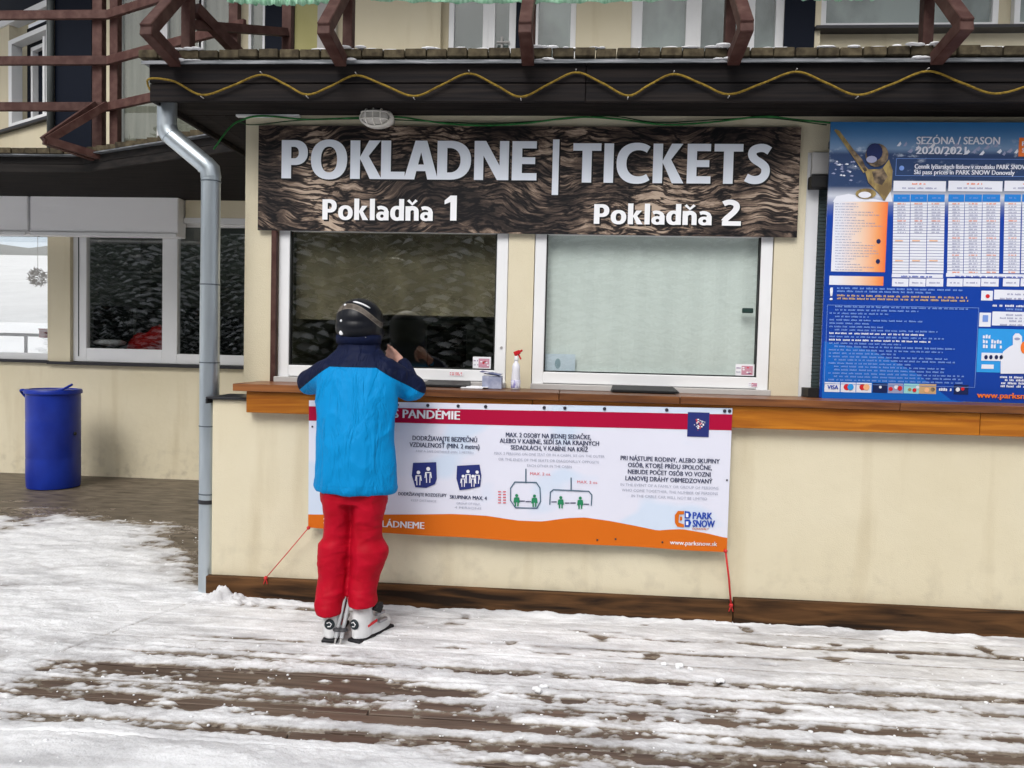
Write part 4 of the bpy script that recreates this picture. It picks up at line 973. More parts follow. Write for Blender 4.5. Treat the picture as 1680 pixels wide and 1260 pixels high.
for (px, py) in ((980, 886), (1087, 890), (512, 700), (1193, 788), (1010, 885)):
    x_, z_ = at(px, py, BY); gm.lathe((x_, BY-.002+bend(x_, z_), z_), [(.001, 0), (.006, 0), (.005, -.003), (.001, -.003)], 8, axis='y')
gm.build('grommets', mat('dark_grommet', (.05, .05, .07), .35, .6), BN, smooth=True)['kind'] = 'stuff'
# tie cords
def cord(P, lab, r=.004):
    mb = MB(); mb.tube(P, r, 6); mb.ball(P[0], .011); mb.ball(P[-1], .012, n=8, m=6)
    for s_ in (-1, 1): mb.tube([P[-1], (P[-1][0]+s_*.012, P[-1][1]-.004, P[-1][2]-.035)], .0035, 5)
    tag(mb.build('cord', REDCORD, smooth=True, loc=P[-1]), lab, 'cord', 'red cords tying the banner down')
cord([(.62, BY, .458), (.49, -.065, .30), (.357, -.05, .142)], 'thin slack red cord from the left corner of the banner', .0028)
cord([(3.003, BY, .428), (3.03, -.065, .27), (3.05, -.052, .115)], 'red cord from the right corner of the banner to the skirting board', .0055)

# ------------------------------------------------------------------ price board
PX0, PX1, PZ0, PZ1, PY = 3.562, 5.35, 1.288, 2.872, .19
PBd = thing('price_board', (4.4, PY, PZ0), 'blue ski pass price board with white tables at the right edge', 'notice board')
def postermat():
    m, t, b = newmat('price_board_print'); N = t.nodes; L = t.links
    tc = N.new('ShaderNodeTexCoord'); sp_ = N.new('ShaderNodeSeparateXYZ'); L.new(tc.outputs['Object'], sp_.inputs[0])
    # sky gradient from the top, mountains, snow, then royal blue; z is measured from the foot of the board
    rp = N.new('ShaderNodeValToRGB'); e = rp.color_ramp.elements
    H = PZ1-PZ0
    mr = N.new('ShaderNodeMapRange'); mr.inputs['From Max'].default_value = H; L.new(sp_.outputs[2], mr.inputs[0])
    e[0].position = 0; e[0].color = (.004, .045, .33, 1); e[1].position = 1; e[1].color = (.02, .13, .34, 1)
    for p_, c_ in ((.66, (.004, .045, .33)), (.70, (.10, .14, .34)), (.735, (.55, .58, .66)), (.77, (.02, .045, .12)), (.885, (.018, .045, .13)), (.905, (.16, .26, .42)), (.95, (.07, .20, .42))):
        k_ = e.new(p_); k_.color = (*c_, 1)
    L.new(mr.outputs[0], rp.inputs[0])
    mp = N.new('ShaderNodeMapping'); mp.inputs['Scale'].default_value = (4, 1, 7); mp.inputs['Rotation'].default_value = (0, .5, 0); L.new(tc.outputs['Object'], mp.inputs[0])
    n_ = N.new('ShaderNodeTexNoise'); n_.inputs['Scale'].default_value = 2.2; n_.inputs['Detail'].default_value = 6; n_.inputs['Roughness'].default_value = .65; L.new(mp.outputs[0], n_.inputs['Vector'])
    r2 = N.new('ShaderNodeValToRGB'); r2.color_ramp.elements[0].position = .56; r2.color_ramp.elements[1].position = .68; L.new(n_.outputs['Fac'], r2.inputs[0])
    win = N.new('ShaderNodeValToRGB'); w_ = win.color_ramp.elements; w_[0].position = .755; w_[0].color = (0, 0, 0, 1); w_[1].position = .95; w_[1].color = (0, 0, 0, 1)
    k_ = w_.new(.80); k_.color = (.25, .25, .25, 1); k_ = w_.new(.90); k_.color = (.9, .9, .9, 1); L.new(mr.outputs[0], win.inputs[0])
    mu = N.new('ShaderNodeMath'); mu.operation = 'MULTIPLY'; L.new(r2.outputs[0], mu.inputs[0]); L.new(win.outputs[0], mu.inputs[1])
    mx = N.new('ShaderNodeMix'); mx.data_type = 'RGBA'; mx.inputs[7].default_value = (.55, .62, .72, 1); L.new(mu.outputs[0], mx.inputs[0]); L.new(rp.outputs[0], mx.inputs[6])
    L.new(mx.outputs[2], b.inputs['Base Color']); b.inputs['Roughness'].default_value = .3
    return m
part('panel', PBd, postermat(), (PX0, PX1, PY, PY+.012, PZ0, PZ1))
PWH = flat('board_white', (.72, .74, .82), .35); PBL = flat('board_header_blue', (.02, .20, .60), .35); PLB = flat('board_light_text', (.17, .29, .66), .4); PYE = mat('skier_yellow', (.16, .11, .05), .5, c2=(.36, .27, .10), scale=(22, 22, 12), ramp=(.38, .60)); PBR = mat('skier_brown', (.06, .045, .035), .5, c2=(.26, .19, .12), scale=(25, 25, 25), ramp=(.4, .65))
PSK = flat('board_sky_panel', (.03, .30, .72), .35); POR = flat('board_orange', (.80, .18, .03), .4); PLO = flat('board_peach', (.82, .45, .24), .4); PRD = flat('board_red', (.60, .02, .03), .4); PTN = flat('board_tan', (.55, .36, .18), .5); PNV = flat('board_navy', (.01, .02, .09), .4); PGY = flat('board_grey_text', (.30, .32, .48), .5); PTQ = flat('board_aqua', (.30, .62, .62), .4); PDB = flat('board_wave_blue', (.008, .12, .50), .35)
def gradmat():
    m, t, b = newmat('orange_gradient_print'); N = t.nodes; L = t.links
    tc = N.new('ShaderNodeTexCoord'); sp_ = N.new('ShaderNodeSeparateXYZ'); L.new(tc.outputs['Object'], sp_.inputs[0])
    mr = N.new('ShaderNodeMapRange'); mr.inputs['From Min'].default_value = at(1366, 400, PY)[0]-4.4; mr.inputs['From Max'].default_value = at(1457, 400, PY)[0]-4.4; L.new(sp_.outputs[0], mr.inputs[0])
    rp = N.new('ShaderNodeValToRGB'); e = rp.color_ramp.elements; e[0].position = .1; e[0].color = (.72, .74, .82, 1); e[1].position = 1; e[1].color = (.80, .13, .02, 1)
    k_ = e.new(.5); k_.color = (.80, .58, .44, 1); k_ = e.new(.8); k_.color = (.82, .33, .12, 1); L.new(mr.outputs[0], rp.inputs[0]); L.new(rp.outputs[0], b.inputs['Base Color']); b.inputs['Roughness'].default_value = .4; return m
PGR = gradmat()
PM = [PWH, PBL, PLB, PYE, PBR, PSK, POR, PLO, PRD, PTN, PNV, PGY, PTQ, PDB, TXT, BLUP, PGR]
P1 = MB(); P2 = MB(); P3 = MB()
def pp(px, py): return at(px, py, PY)
def pquad(mb_, pa, py0, pb, py1, mi, L_):
    xa, zt4 = pp(pa, py0); xb, _ = pp(pb, py0); _, zb4 = pp((pa+pb)/2, py1); zt4 = pp((pa+pb)/2, py0)[1]; quad(mb_, xa, xb, zb4, zt4, PY-L_, mi)
l1, l2, l3 = .0015, .003, .0045
# paler wave on the lower blue
poly(P1, [pp(1352, 560), pp(1430, 575), pp(1500, 610), pp(1560, 656), pp(1590, 661), pp(1348, 654)], PY-.0008, 13)
# left column with gradient from white to orange
for (ya, yb) in ((331, 446), (453, 468)):
    pquad(P1, 1368-(ya-331)*.06, ya, 1457-(ya-331)*.06, yb, 16, l1)
rr = random.Random(8)
for i in range(25):
    y = 335+i*4.5; x_, z_ = pp(1370, y); xe, _ = pp(1370+rr.uniform(25, 78), y); greek(P2, x_, xe, z_, .0045, PY-l2, 11, rr)
for (px, py) in ((1441, 396), (1440, 429)): x_, z_ = pp(px, py); disc(P2, x_, z_, .012, .014, PY-l2, 10, 12)
# table
cols = [(1466, 1493), (1494, 1521), (1522, 1550), (1556, 1582), (1583, 1611), (1612, 1641), (1648, 1675), (1677, 1704), (1706, 1734), (1741, 1768), (1770, 1797), (1799, 1826)]
for gI, (ga, gb) in enumerate(((1466, 1552), (1556, 1645), (1648, 1738), (1741, 1828))):
    pquad(P1, ga, 297, gb, 314, 0, l1); x_, z_ = pp(ga+30, 303); xe, _ = pp(gb-32, 303); greek(P2, x_, xe, z_, .008, PY-l2, 6, rr); x_, z_ = pp(ga+14, 310); xe, _ = pp(gb-14, 310); greek(P2, x_, xe, z_, .009, PY-l2, 11, rr)
for (ca, cb_) in cols:
    pquad(P1, ca, 319, cb_, 331, 1, l1); x_, z_ = pp(ca+7, 326); xe, _ = pp(cb_-6, 326); greek(P2, x_, xe, z_, .008, PY-l2, 2, rr)
    nrow = 25
    for r in range(nrow):
        y = 332+r*4.68; pquad(P1, ca-.02*(y-332), y, cb_-.02*(y-332), y+4.0, 0, l1)
        if not (ca < 1550 and r > 10):
            x_, z_ = pp(ca+6, y+3.2); xe, _ = pp(cb_-7, y+3.2); greek(P2, x_, xe, z_, .006, PY-l2, 11 if r % 6 else 6, rr)
        elif r in (13, 20): x_, z_ = pp(ca+2, y+3); xe, _ = pp(cb_-12, y+3); quad(P2, x_, xe, z_, z_+.006, PY-l2, 7)
    pquad(P1, ca-2.4, 457, cb_-2.4, 470, 0, l1); x_, z_ = pp(ca+2, 465); xe, _ = pp(cb_-7, 465); greek(P2, x_, xe, z_, .008, PY-l2, 11, rr)
for (ga, gb) in ((1463, 1547), (1552, 1730)):
    pquad(P1, ga, 449.5, gb, 455.5, 0, l1); x_, z_ = pp(ga+15, 454.5); xe, _ = pp(gb-15, 454.5); greek(P2, x_, xe, z_, .008, PY-l2, 15, rr)
def ptext(s, pa, pb, py, hpx, mi, bold=.02, mb_=None):
    xa = pp(pa, py)[0]; xb = pp(pb, py)[0]; zc = pp((pa+pb)/2, py)[1]; h = hpx*.00357; addtext(P3 if mb_ is None else mb_, s, xa, xb, zc-h/2, h, PY-l3, bold, mi, 3)
ptext('SEZÓNA / SEASON', 1503, 1640, 231, 11.5, 0, .028); ptext('2020/2021', 1502, 1585, 247, 11.5, 0, .03)
ptext('Cenník lyžiarskych lístkov v stredisku PARK SNOW Donovaly', 1500, 1722, 274, 7, 0, .02); ptext('Ski pass prices in PARK SNOW Donovaly', 1499, 1664, 283, 7, 0, .02)
def outline(pa, ya, pb, yb, mi, w=.0025):
    xa, zt5 = pp(pa, ya); xb, zb5 = pp(pb, yb)
    for q_ in ((xa, xb, zt5-w, zt5), (xa, xb, zb5, zb5+w), (xa, xa+w, zb5+w, zt5-w), (xb-w, xb, zb5+w, zt5-w)): quad(P2, *q_, PY-l2, mi)
outline(1470, 260, 1790, 291, 2); outline(1357, 500, 1599, 636, 2); x_, z_ = pp(1479, 276); disc(P2, x_, z_, .014, .014, PY-l2, 2, 12)
pquad(P1, 1672, 226, 1712, 257, 6, l1); ptext('PARK', 1676, 1706, 236, 7, 0, .03); ptext('SNOW', 1676, 1706, 247, 7, 0, .03)
# snowy ridges behind the title
rr = random.Random(31)
for k_ in range(26):
    px = 1480+k_*9+rr.uniform(-3, 3); py = 232+rr.uniform(-2, 16); w_ = rr.uniform(4, 9); poly(P1, [pp(px-w_, py+rr.uniform(5, 9)), pp(px, py), pp(px+w_*.3, py+4), pp(px-w_*.2, py+8)], PY-.0007-.00002*k_, 11 if k_ % 3 else 0)
for k_ in range(22):
    px = 1366+rr.uniform(0, 40); py = 262+rr.uniform(0, 34); w_ = rr.uniform(1.5, 4); poly(P1, [pp(px-w_, py+2), pp(px, py), pp(px+w_, py+1.5), pp(px+w_*.4, py+3)], PY-.0007-.00002*k_, 11 if k_ % 3 else 0)
# exclamation and text lines
ptext('!', 1361, 1366, 482, 20, 0, .05)
for (y, e_) in ((474, 1580), (479, 1528), (486, 1588), (491, 1588)):
    x_, z_ = pp(1373, y); xe, _ = pp(e_, y+1); greek(P2, x_, xe, z_, .010, PY-l2, 9 if y > 480 else 2, rr)
y = 503
for e_ in (1590, 1508, 1460, 1425, 1515, 1427, 1450, 1540, 1518, 1550, 1528, 1480, 1566, 1548, 1470, 1555, 1568, 1494, 1550, 1550, 1582, 1577, 1580):
    st_ = 1361 if rr.random() < .6 else 1370; x_, z_ = pp(st_-.02*(y-503), y+1); xe, _ = pp(e_, y); greek(P2, x_, xe, z_, .009, PY-l2, 2 if rr.random() < .85 else 0, rr); y += 5.45
# payment logos
for (a_, b2, mi) in ((1353, 1378, 0), (1379.5, 1404, 0), (1405, 1430, 0), (1432, 1456, 10), (1457, 1482, 11), (1483, 1508, 12), (1508, 1536, 9), (1565, 1589, 10)): pquad(P1, a_, 627+(a_-1353)*.02, b2, 643+(a_-1353)*.02, mi, l1)
ptext('VISA', 1357, 1375, 635, 6.5, 15, .02)
for (px, c1, c2) in ((1389, 8, 5), (1415, 8, 7)):
    x_, z_ = pp(px, 635); disc(P2, x_, z_, .018, .018, PY-l2, c1, 16); x_, z_ = pp(px+6, 635); disc(P3, x_, z_, .018, .018, PY-l3, c2, 16)
for (px, py, mi, s_) in ((1444, 633, 0, .008), (1461, 636, 8, .012), (1476, 635, 8, .014), (1470, 633, 0, .012), (1492, 637, 3, .01), (1500, 638, 8, .012), (1505, 633, 0, .01), (1520, 638, 7, .014), (1530, 637, 4, .012), (1571, 637, 0, .012), (1579, 636, 8, .01)):
    x_, z_ = pp(px, py+2); disc(P2, x_, z_, s_, s_, PY-l2, mi, 10)
x_, z_ = pp(1540, 641); xe, _ = pp(1562, 641); greek(P2, x_, xe, z_, .016, PY-l2, 0, rr)
# right column
pquad(P1, 1610, 477, 1629, 493, 0, l1); pquad(P1, 1631, 477, 1830, 493, 0, l1); x_, z_ = pp(1620, 486); disc(P2, x_, z_, .012, .012, PY-l2, 8, 10)
for (ya, a_, b2) in ((483, 1652, 1800), (490, 1640, 1790), (517, 1650, 1800), (522, 1640, 1790), (527, 1655, 1800), (533, 1640, 1780)): x_, z_ = pp(a_, ya+1); xe, _ = pp(b2, ya); greek(P2, x_, xe, z_, .009, PY-l2, 11, rr)
pquad(P1, 1607, 513, 1626, 536, 0, l1); pquad(P1, 1628, 513, 1830, 536, 0, l1); pquad(P2, 1612, 517, 1621, 528, 2, l2)
for (ya, a_, b2, mi) in ((502, 1628, 1760, 0), (508, 1650, 1750, 2), (619, 1640, 1760, 0), (624, 1648, 1750, 0), (629, 1642, 1760, 0), (634, 1641, 1740, 0)): x_, z_ = pp(a_, ya+1); xe, _ = pp(b2, ya); greek(P2, x_, xe, z_, .011, PY-l2, mi, rr)
pquad(P1, 1605, 541, 1800, 613, 5, l1)
for (ya, b2) in ((552, 1630), (560, 1652), (568, 1645)): x_, z_ = pp(1612, ya+3); xe, _ = pp(b2, ya); greek(P2, x_, xe, z_, .020, PY-l2, 0, rr)
pquad(P2, 1610, 579, 1645, 592, 0, l2); pquad(P2, 1610, 598, 1630, 605, 0, l2)
for px in (1617, 1625, 1634, 1642): x_, z_ = pp(px, 586); disc(P3, x_, z_, .010, .013, PY-l3, 10, 8)
poly(P3, [pp(1641, 613), pp(1641, 590), pp(1645, 577), pp(1655, 569), pp(1661, 566), pp(1661, 552), pp(1665, 547), pp(1671, 547), pp(1676, 552), pp(1676, 566), pp(1686, 570), pp(1697, 578), pp(1702, 600), pp(1702, 613)], PY-l3, 0)
x_, z_ = pp(1680, 570); disc(P3, x_, z_, .022, .036, PY-l3-.0012, 6, 14); x_, z_ = pp(1668, 556); disc(P3, x_, z_, .016, .008, PY-l3-.0012, 11, 12)
ptext('www.parksnowdonovaly.sk', 1602, 1775, 650, 9, 6, .03)
# skier printed over the tables
poly(P3, [pp(1371, 212), pp(1377, 215), pp(1388, 230), pp(1400, 246), pp(1414, 262), pp(1422, 280), pp(1416, 284), pp(1402, 262), pp(1390, 245), pp(1378, 228), pp(1368, 214)], PY-l3, 3)
poly(P3, [pp(1392, 246), pp(1400, 246), pp(1414, 262), pp(1422, 280), pp(1418, 282), pp(1404, 262)], PY-l3-.0012, 4)
x_, z_ = pp(1438, 255); disc(P3, x_, z_, .064, .066, PY-l3-.0012, 4, 18); x_, z_ = pp(1434, 250); disc(P3, x_, z_, .045, .050, PY-l3-.0024, 10, 16)
x_, z_ = pp(1429, 262); disc(P3, x_, z_, .030, .020, PY-l3-.0036, 11, 12)
poly(P3, [pp(1415, 268), pp(1424, 278), pp(1446, 278), pp(1458, 262), pp(1464, 280), pp(1462, 312), pp(1450, 330), pp(1440, 316), pp(1424, 300)], PY-l3, 3)
poly(P3, [pp(1430, 282), pp(1448, 276), pp(1456, 290), pp(1446, 304), pp(1434, 300)], PY-l3-.0012, 4)
x_, z_ = pp(1420, 318); disc(P3, x_, z_, .058, .030, PY-l3-.0006, 3, 14); x_, z_ = pp(1418, 320); disc(P3, x_, z_, .036, .018, PY-l3-.0018, 0, 12)
poly(P3, [pp(1366, 331), pp(1372, 322), pp(1392, 318), pp(1420, 324), pp(1452, 330), pp(1460, 312), pp(1464, 331)], PY-l1-.0004, 0)
for b3, n3_ in ((P1, 'table_print'), (P2, 'small_print'), (P3, 'lettering')): b3.build(n3_, PM, PBd)['kind'] = 'stuff'
part('back_frame', PBd, FLASH, (PX0+.03, PX1-.03, PY+.0125, PY+.10, PZ0+.08, PZ0+.12), (PX0+.03, PX1-.03, PY+.0125, PY+.129, PZ1-.12, PZ1-.08))

# ------------------------------------------------------------------ bulkhead lamp
lx, lz = .897, 2.905
LP = thing('bulkhead_lamp', (lx, .32, lz), 'white oval caged bulkhead lamp above the sign', 'lamp')
mb = MB(); mb.lathe((lx, .30, lz), [(.098, .02), (.102, -.03), (.106, -.06), (.100, -.075), (.088, -.078)], 28, axis='y', sq=.56); mb.build('housing', mat('lamp_housing', (.80, .78, .72), .45, c2=(.86, .84, .78), scale=(9, 9, 9)), LP, smooth=True)
mb = MB(); mb.lathe((lx, .225, lz-.005), [(.084, .0), (.080, -.03), (.060, -.055), (.03, -.062), (.001, -.064)], 28, axis='y', sq=.56)
mb.build('glass_cover', mat('frosted_lamp_glass', (.50, .49, .45), .25, c2=(.64, .62, .58), scale=(20, 20, 20)), LP, smooth=True)
mb = MB()
mb.tube([(lx+.092*math.cos(t*math.pi/12), .215, lz-.005+.052*math.sin(t*math.pi/12)) for t in range(25)], .0055, 6)
for k in (-.045, 0, .045):
    hh = .052*math.sqrt(1-(k/.092)**2); mb.tube(spline([(lx+k, .215, lz-.005+hh), (lx+k, .165, lz-.005+hh*.7), (lx+k, .155, lz-.005), (lx+k, .165, lz-.005-hh*.7), (lx+k, .215, lz-.005-hh)], 4), .0042, 6)
for k in (-.02, .02):
    ww = .092*math.sqrt(1-(k/.052)**2); mb.tube(spline([(lx-ww, .215, lz-.005+k), (lx-ww*.8, .17, lz-.005+k), (lx, .155, lz-.005+k), (lx+ww*.8, .17, lz-.005+k), (lx+ww, .215, lz-.005+k)], 4), .0038, 6)
mb.build('cage', mat('lamp_cage', (.84, .82, .76), .45), LP, smooth=True)
part('mounting_arm', LP, SOFFIT, (lx-.09, lx+.06, .22, .31, lz+.045, lz+.06), bevel=.003)

# ------------------------------------------------------------------ rope and cables
pts = [(-.338, -.03, 2.925), (-.372, -.06, 3.00)] + [(x, -.082, z) for x, z in ((-.34, 3.027), (-.20, 3.01), (-.036, 2.934), (.14, 2.985), (.312, 3.047), (.45, 2.995), (.58, 2.936), (.72, 2.985), (.86, 3.043), (1.02, 2.99), (1.194, 2.928), (1.35, 2.99), (1.502, 3.052), (1.65, 2.99), (1.795, 2.924), (1.95, 2.995), (2.096, 3.057), (2.24, 3.0), (2.384, 2.931), (2.50, 2.99), (2.629, 3.047), (2.78, 2.995), (2.928, 2.938), (3.1, 2.995), (3.281, 3.058), (3.44, 3.0), (3.606, 2.935), (3.78, 2.99), (3.965, 3.06), (4.14, 3.0), (4.315, 2.942), (4.5, 2.99), (4.65, 3.05), (4.9, 2.94), (5.2, 3.05))]
mb = MB(); mb.tube(spline(pts, 6), .006, 8)
tag(mb.build('rope', YELLOW, smooth=True, loc=(2, -.08, 3)), 'yellow rope strung in waves along the dark fascia', 'rope')
mb = MB(); rr = random.Random(5)
for x, z in ((-.036, 2.934), (.58, 2.936), (1.194, 2.928), (1.795, 2.924), (2.384, 2.931), (2.928, 2.938), (3.606, 2.935), (.312, 3.047), (.86, 3.043), (1.502, 3.052), (2.096, 3.057), (2.629, 3.047), (3.281, 3.058), (3.965, 3.06)):
    mb.tube([(x, -.06, z+(.012 if z > 3 else -.012)), (x, -.098, z+(.012 if z > 3 else -.012))], .003, 5)
mb.build('nails', GREYPVC, K)['kind'] = 'stuff'
def cable(P, r, m, lab):
    mb = MB(); mb.tube(spline(P, 6), r, 6); tag(mb.build('cable', m, smooth=True, loc=P[0]), lab, 'cable', 'green cables over the sign')
cable([(-.10, .20, 2.70), (-.02, .24, 2.84), (.04, .28, 2.90), (.17, .278, 2.925), (.45, .28, 2.905), (.75, .28, 2.915), (1.01, .28, 2.921), (1.18, .28, 2.900), (1.348, .28, 2.880), (1.55, .28, 2.872), (1.793, .28, 2.885), (2.103, .28, 2.922), (2.35, .28, 2.912), (2.628, .28, 2.880), (2.9, .28, 2.895), (3.193, .28, 2.928), (3.4, .28, 2.91), (3.6, .24, 2.88)], .006, GREENC, 'thick green cable drooping over the top edge of the sign')
cable([(.02, .285, 2.89), (.12, .283, 2.872), (.4, .283, 2.90), (.78, .283, 2.91), (1.0, .283, 2.905), (1.3, .283, 2.892), (1.6, .283, 2.885), (1.95, .283, 2.905), (2.3, .283, 2.93), (2.6, .283, 2.893), (3.0, .283, 2.915), (3.25, .283, 2.92), (3.56, .26, 2.875)], .0035, mat('dark_green_cable', (.01, .05, .015), .6), 'thinner dark green cable running beside the thick one above the sign')
part('white_cable_duct', K, PVC, (.0, .40, .285, .318, 2.925, 2.937)) 

# ------------------------------------------------------------------ downpipe
DP = thing('downpipe', (-.06, .1, 0), 'galvanised rainwater downpipe with swan neck at the office corner', 'downpipe')
def tube_part(name, P, r, mt=ZINC, n=20):
    mb = MB(); mb.tube(P, r, n); return mb.build(name, mt, DP, smooth=True, sharp=40) if False else mb.build(name, mt, DP, sharp=50)
pxx, pyy = -.060, .085
tube_part('outlet', [(-.325, .07, 2.97), (-.325, .07, 2.79)], .056)
tube_part('elbow', [(-.325, .07, 2.795), (-.318, .071, 2.765), (-.300, .072, 2.742)], .0585)
tube_part('offset_pipe', [(-.305, .072, 2.747), (-.08, .084, 2.567)], .055)
tube_part('elbow', [(-.095, .083, 2.578), (-.066, .085, 2.552), (pxx, pyy, 2.50)], .0585)
tube_part('vertical_pipe', [(pxx, pyy, 2.52), (pxx, pyy, 1.86)], .056)
tube_part('vertical_pipe', [(pxx, pyy, 1.885), (pxx, pyy, .99)], .0575)
tube_part('vertical_pipe', [(pxx, pyy, 1.01), (pxx, pyy, .0)], .056)
for z in (2.475, 1.862, 1.395, 1.012, .60):
    mb = MB(); mb.lathe((pxx, pyy, z), [(.056, 0), (.0595, .001), (.0595, .007), (.056, .008)], 24); mb.build('joint_bead', mat('dark_joint_bead', (.10, .12, .14), .5, .3), DP, sharp=50)  # raised dark grey ring at each pipe joint
mb = MB(); mb.lathe((pxx, pyy, .545), [(.057, 0), (.062, .001), (.062, .024), (.057, .025)], 24); mb.box(pxx-.012, pxx+.012, .145, .30, .55, .562); mb.build('pipe_clamp', DARKSILL, DP)

# ------------------------------------------------------------------ barrel
bxp, byp, br = -3.19, 3.13, .25
BR = thing('barrel', (bxp, byp, 0), 'tall blue plastic barrel with lid clamped by the lodge wall', 'barrel')
mb = MB(); mb.lathe((bxp, byp, -.012), [(.18, 0), (br*.97, .008), (br*.985, .03), (br, .10), (br, .30), (br*.992, .315), (br, .33), (br*1.0, .68), (br*.99, .70), (br, .72), (br*1.0, .93), (br*.985, .965), (br*.985, .985)], 48); mb.build('body', BLUEPLASTIC, BR, sharp=40)
mb = MB(); mb.lathe((bxp, byp, .955), [(br*1.0, 0), (br*1.06, .004), (br*1.06, .03), (br*1.03, .045), (br*.90, .048), (br*.88, .038), (.01, .040)], 48); mb.build('lid', BLUEPLASTIC, BR, sharp=40)
mb = MB(); mb.tube(spline([(bxp+.14, byp-.20, .985), (bxp+.20, byp-.15, 1.01), (bxp+.26, byp-.08, 1.06)], 4), [.012]*9, 8); mb.build('clamp_lever', BLUEPLASTIC, BR, smooth=True)
mb = MB(); mb.tube(spline([(bxp-.20, byp-.12, .99), (bxp-.28, byp-.10, .985), (bxp-.29, byp-.06, .95), (bxp-.25, byp-.05, .90)], 4), [.013]*13, 8); mb.build('handle', BLUEPLASTIC, BR, smooth=True)
mb = MB(); mb.ball((bxp+br+.002, byp-.03, .55), .018); mb.build('plug', BLACK, BR, smooth=True)

# ------------------------------------------------------------------ things on the counter
bt = thing('spray_bottle', (1.79, .14, CT), 'small white spray bottle with red trigger on the counter between the windows', 'spray bottle')
mb = MB(); mb.lathe((1.79, .14, CT+.001), [(.024, 0), (.028, .004), (.028, .03), (.0265, .075), (.023, .11), (.024, .135), (.018, .152), (.011, .162), (.011, .172)], 20)
mb.build('body', mat('milky_plastic', (.72, .73, .80), .3), bt, smooth=True)
mb = MB(); mb.lathe((1.79, .14, CT+.012), [(.0283, 0), (.0285, .001), (.0285, .045), (.0270, .046)], 20); mb.build('print_band', mat('lilac_print', (.22, .20, .45), .4, c2=(.7, .7, .8), scale=(60, 60, 20), ramp=(.4, .6)), bt, smooth=True)
mb = MB(); mb.lathe((1.79, .14, CT+.172), [(.013, 0), (.014, .003), (.013, .024), (.009, .03)], 16); mb.build('collar', WHITEP, bt, smooth=True)
mb = MB(); mb.bar((1.776, .14, CT+.212), (1.812, .14, CT+.226), .024, .024); mb.bar((1.809, .14, CT+.226), (1.826, .14, CT+.235), .014, .012); mb.bar((1.800, .14, CT+.215), (1.818, .14, CT+.180), .010, .010); mb.box(1.781, 1.797, .130, .150, CT+.196, CT+.214)
mb.build('trigger_head', mat('red_plastic', (.50, .012, .02), .35), bt, bevel=.003)
tb = thing('tissue_box', (1.65, .15, CT), 'grey blue box with leaflets left of the spray bottle', 'box')
GB = mat('grey_blue_card', (.26, .29, .42), .6, c2=(.42, .45, .58), scale=(25, 25, 25))
part('case', tb, GB, (1.592, 1.708, .12, .20, CT+.001, CT+.078), bevel=.003)
mb = MB(); mb.add([(1.575, .11, CT+.100), (1.70, .11, CT+.082), (1.705, .21, CT+.088), (1.58, .21, CT+.104)], [(0, 1, 2, 3)]); mb.add([(1.60, .12, CT+.088), (1.69, .115, CT+.080), (1.70, .2, CT+.084), (1.6, .2, CT+.09)], [(0, 1, 2, 3)]); o = mb.build('leaflet', mat('navy_leaflet', (.05, .07, .20), .4, c2=(.6, .62, .7), scale=(20, 20, 20), ramp=(.5, .6)), tb)
m_ = o.modifiers.new('s', 'SOLIDIFY'); m_.thickness = .003
def tray(xa, xb, y, lab):
    t_ = thing('coin_tray', ((xa+xb)/2, y, CT), lab, 'tray', 'black trays pushed through under the ticket windows')
    mb = MB(); mb.add([(xa, y, CT+.004), (xb, y, CT+.004), (xb-.02, y+.16, CT+.030), (xa+.02, y+.16, CT+.030), (xa, y, CT+.012), (xb, y, CT+.012), (xb-.02, y+.16, CT+.038), (xa+.02, y+.16, CT+.038)], [(0,3,2,1),(4,5,6,7),(0,1,5,4),(1,2,6,5),(2,3,7,6),(3,0,4,7)])
    mb.build('plate', BLACK, t_); part('rim', t_, BLACK, (xa+.01, xb-.01, y-.006, y+.002, CT+.003, CT+.017), bevel=.002)
tray(2.35, 2.75, .14, 'long black tray on the counter under the right ticket window'); tray(1.22, 1.52, .14, 'black tray on the counter beside the skier\'s right elbow')
mb = MB(); mb.box(1.47, 1.60, .08, .20, CT+.002, CT+.008); mb.box(1.50, 1.63, .10, .22, CT+.0085, CT+.013); tag(mb.build('paper_slips', LETW, bevel=.001, loc=(1.5, .15, CT)), 'white paper slips on the counter next to the grey blue box', 'paper')
# stickers on the windows
SK = [flat('sticker_pink', (.55, .28, .36), .4), WHT, flat('sticker_violet', (.25, .16, .32), .4), REDT, GRY]
def sticker(px0, py0, px1, py1, Y, lab, kind, grp='stickers on the ticket window glass and frames'):
    xa, zt6 = at(px0, py0, Y); xb, zb6 = at(px1, py1, Y)
    mb = MB(); mb.box(xa, xb, Y-.001, Y, zb6, zt6, 1); r_ = random.Random(px0)
    if kind == 'c':
        w_ = xb-xa; h_ = zt6-zb6
        quad(mb, xa+w_*.32, xb-w_*.08, zb6+h_*.08, zt6-h_*.15, Y-.0016, 0); 
        for i in range(7): disc(mb, xa+w_*r_.uniform(.4, .85), zb6+h_*r_.uniform(.2, .75), w_*.07, h_*.06, Y-.0022, r_.choice([1, 2, 3]), 8)
        greek(mb, xa+w_*.05, xa+w_*.30, zb6+h_*.6, h_*.12, Y-.0016, 2, r_); greek(mb, xa+w_*.05, xa+w_*.30, zb6+h_*.25, h_*.12, Y-.0016, 4, r_)
    if kind == 't':
        for j in range(2): greek(mb, xa+.004, xb-.004, zb6+(zt6-zb6)*(.15+.45*j), (zt6-zb6)*.28, Y-.0016, 3, r_)
    tag(mb.build('sticker', SK, loc=(xa, Y, zb6)), lab, 'sticker', grp)
sticker(776, 585, 805, 605, .347, 'white and pink sticker in the lower right corner of the left ticket window', 'c')
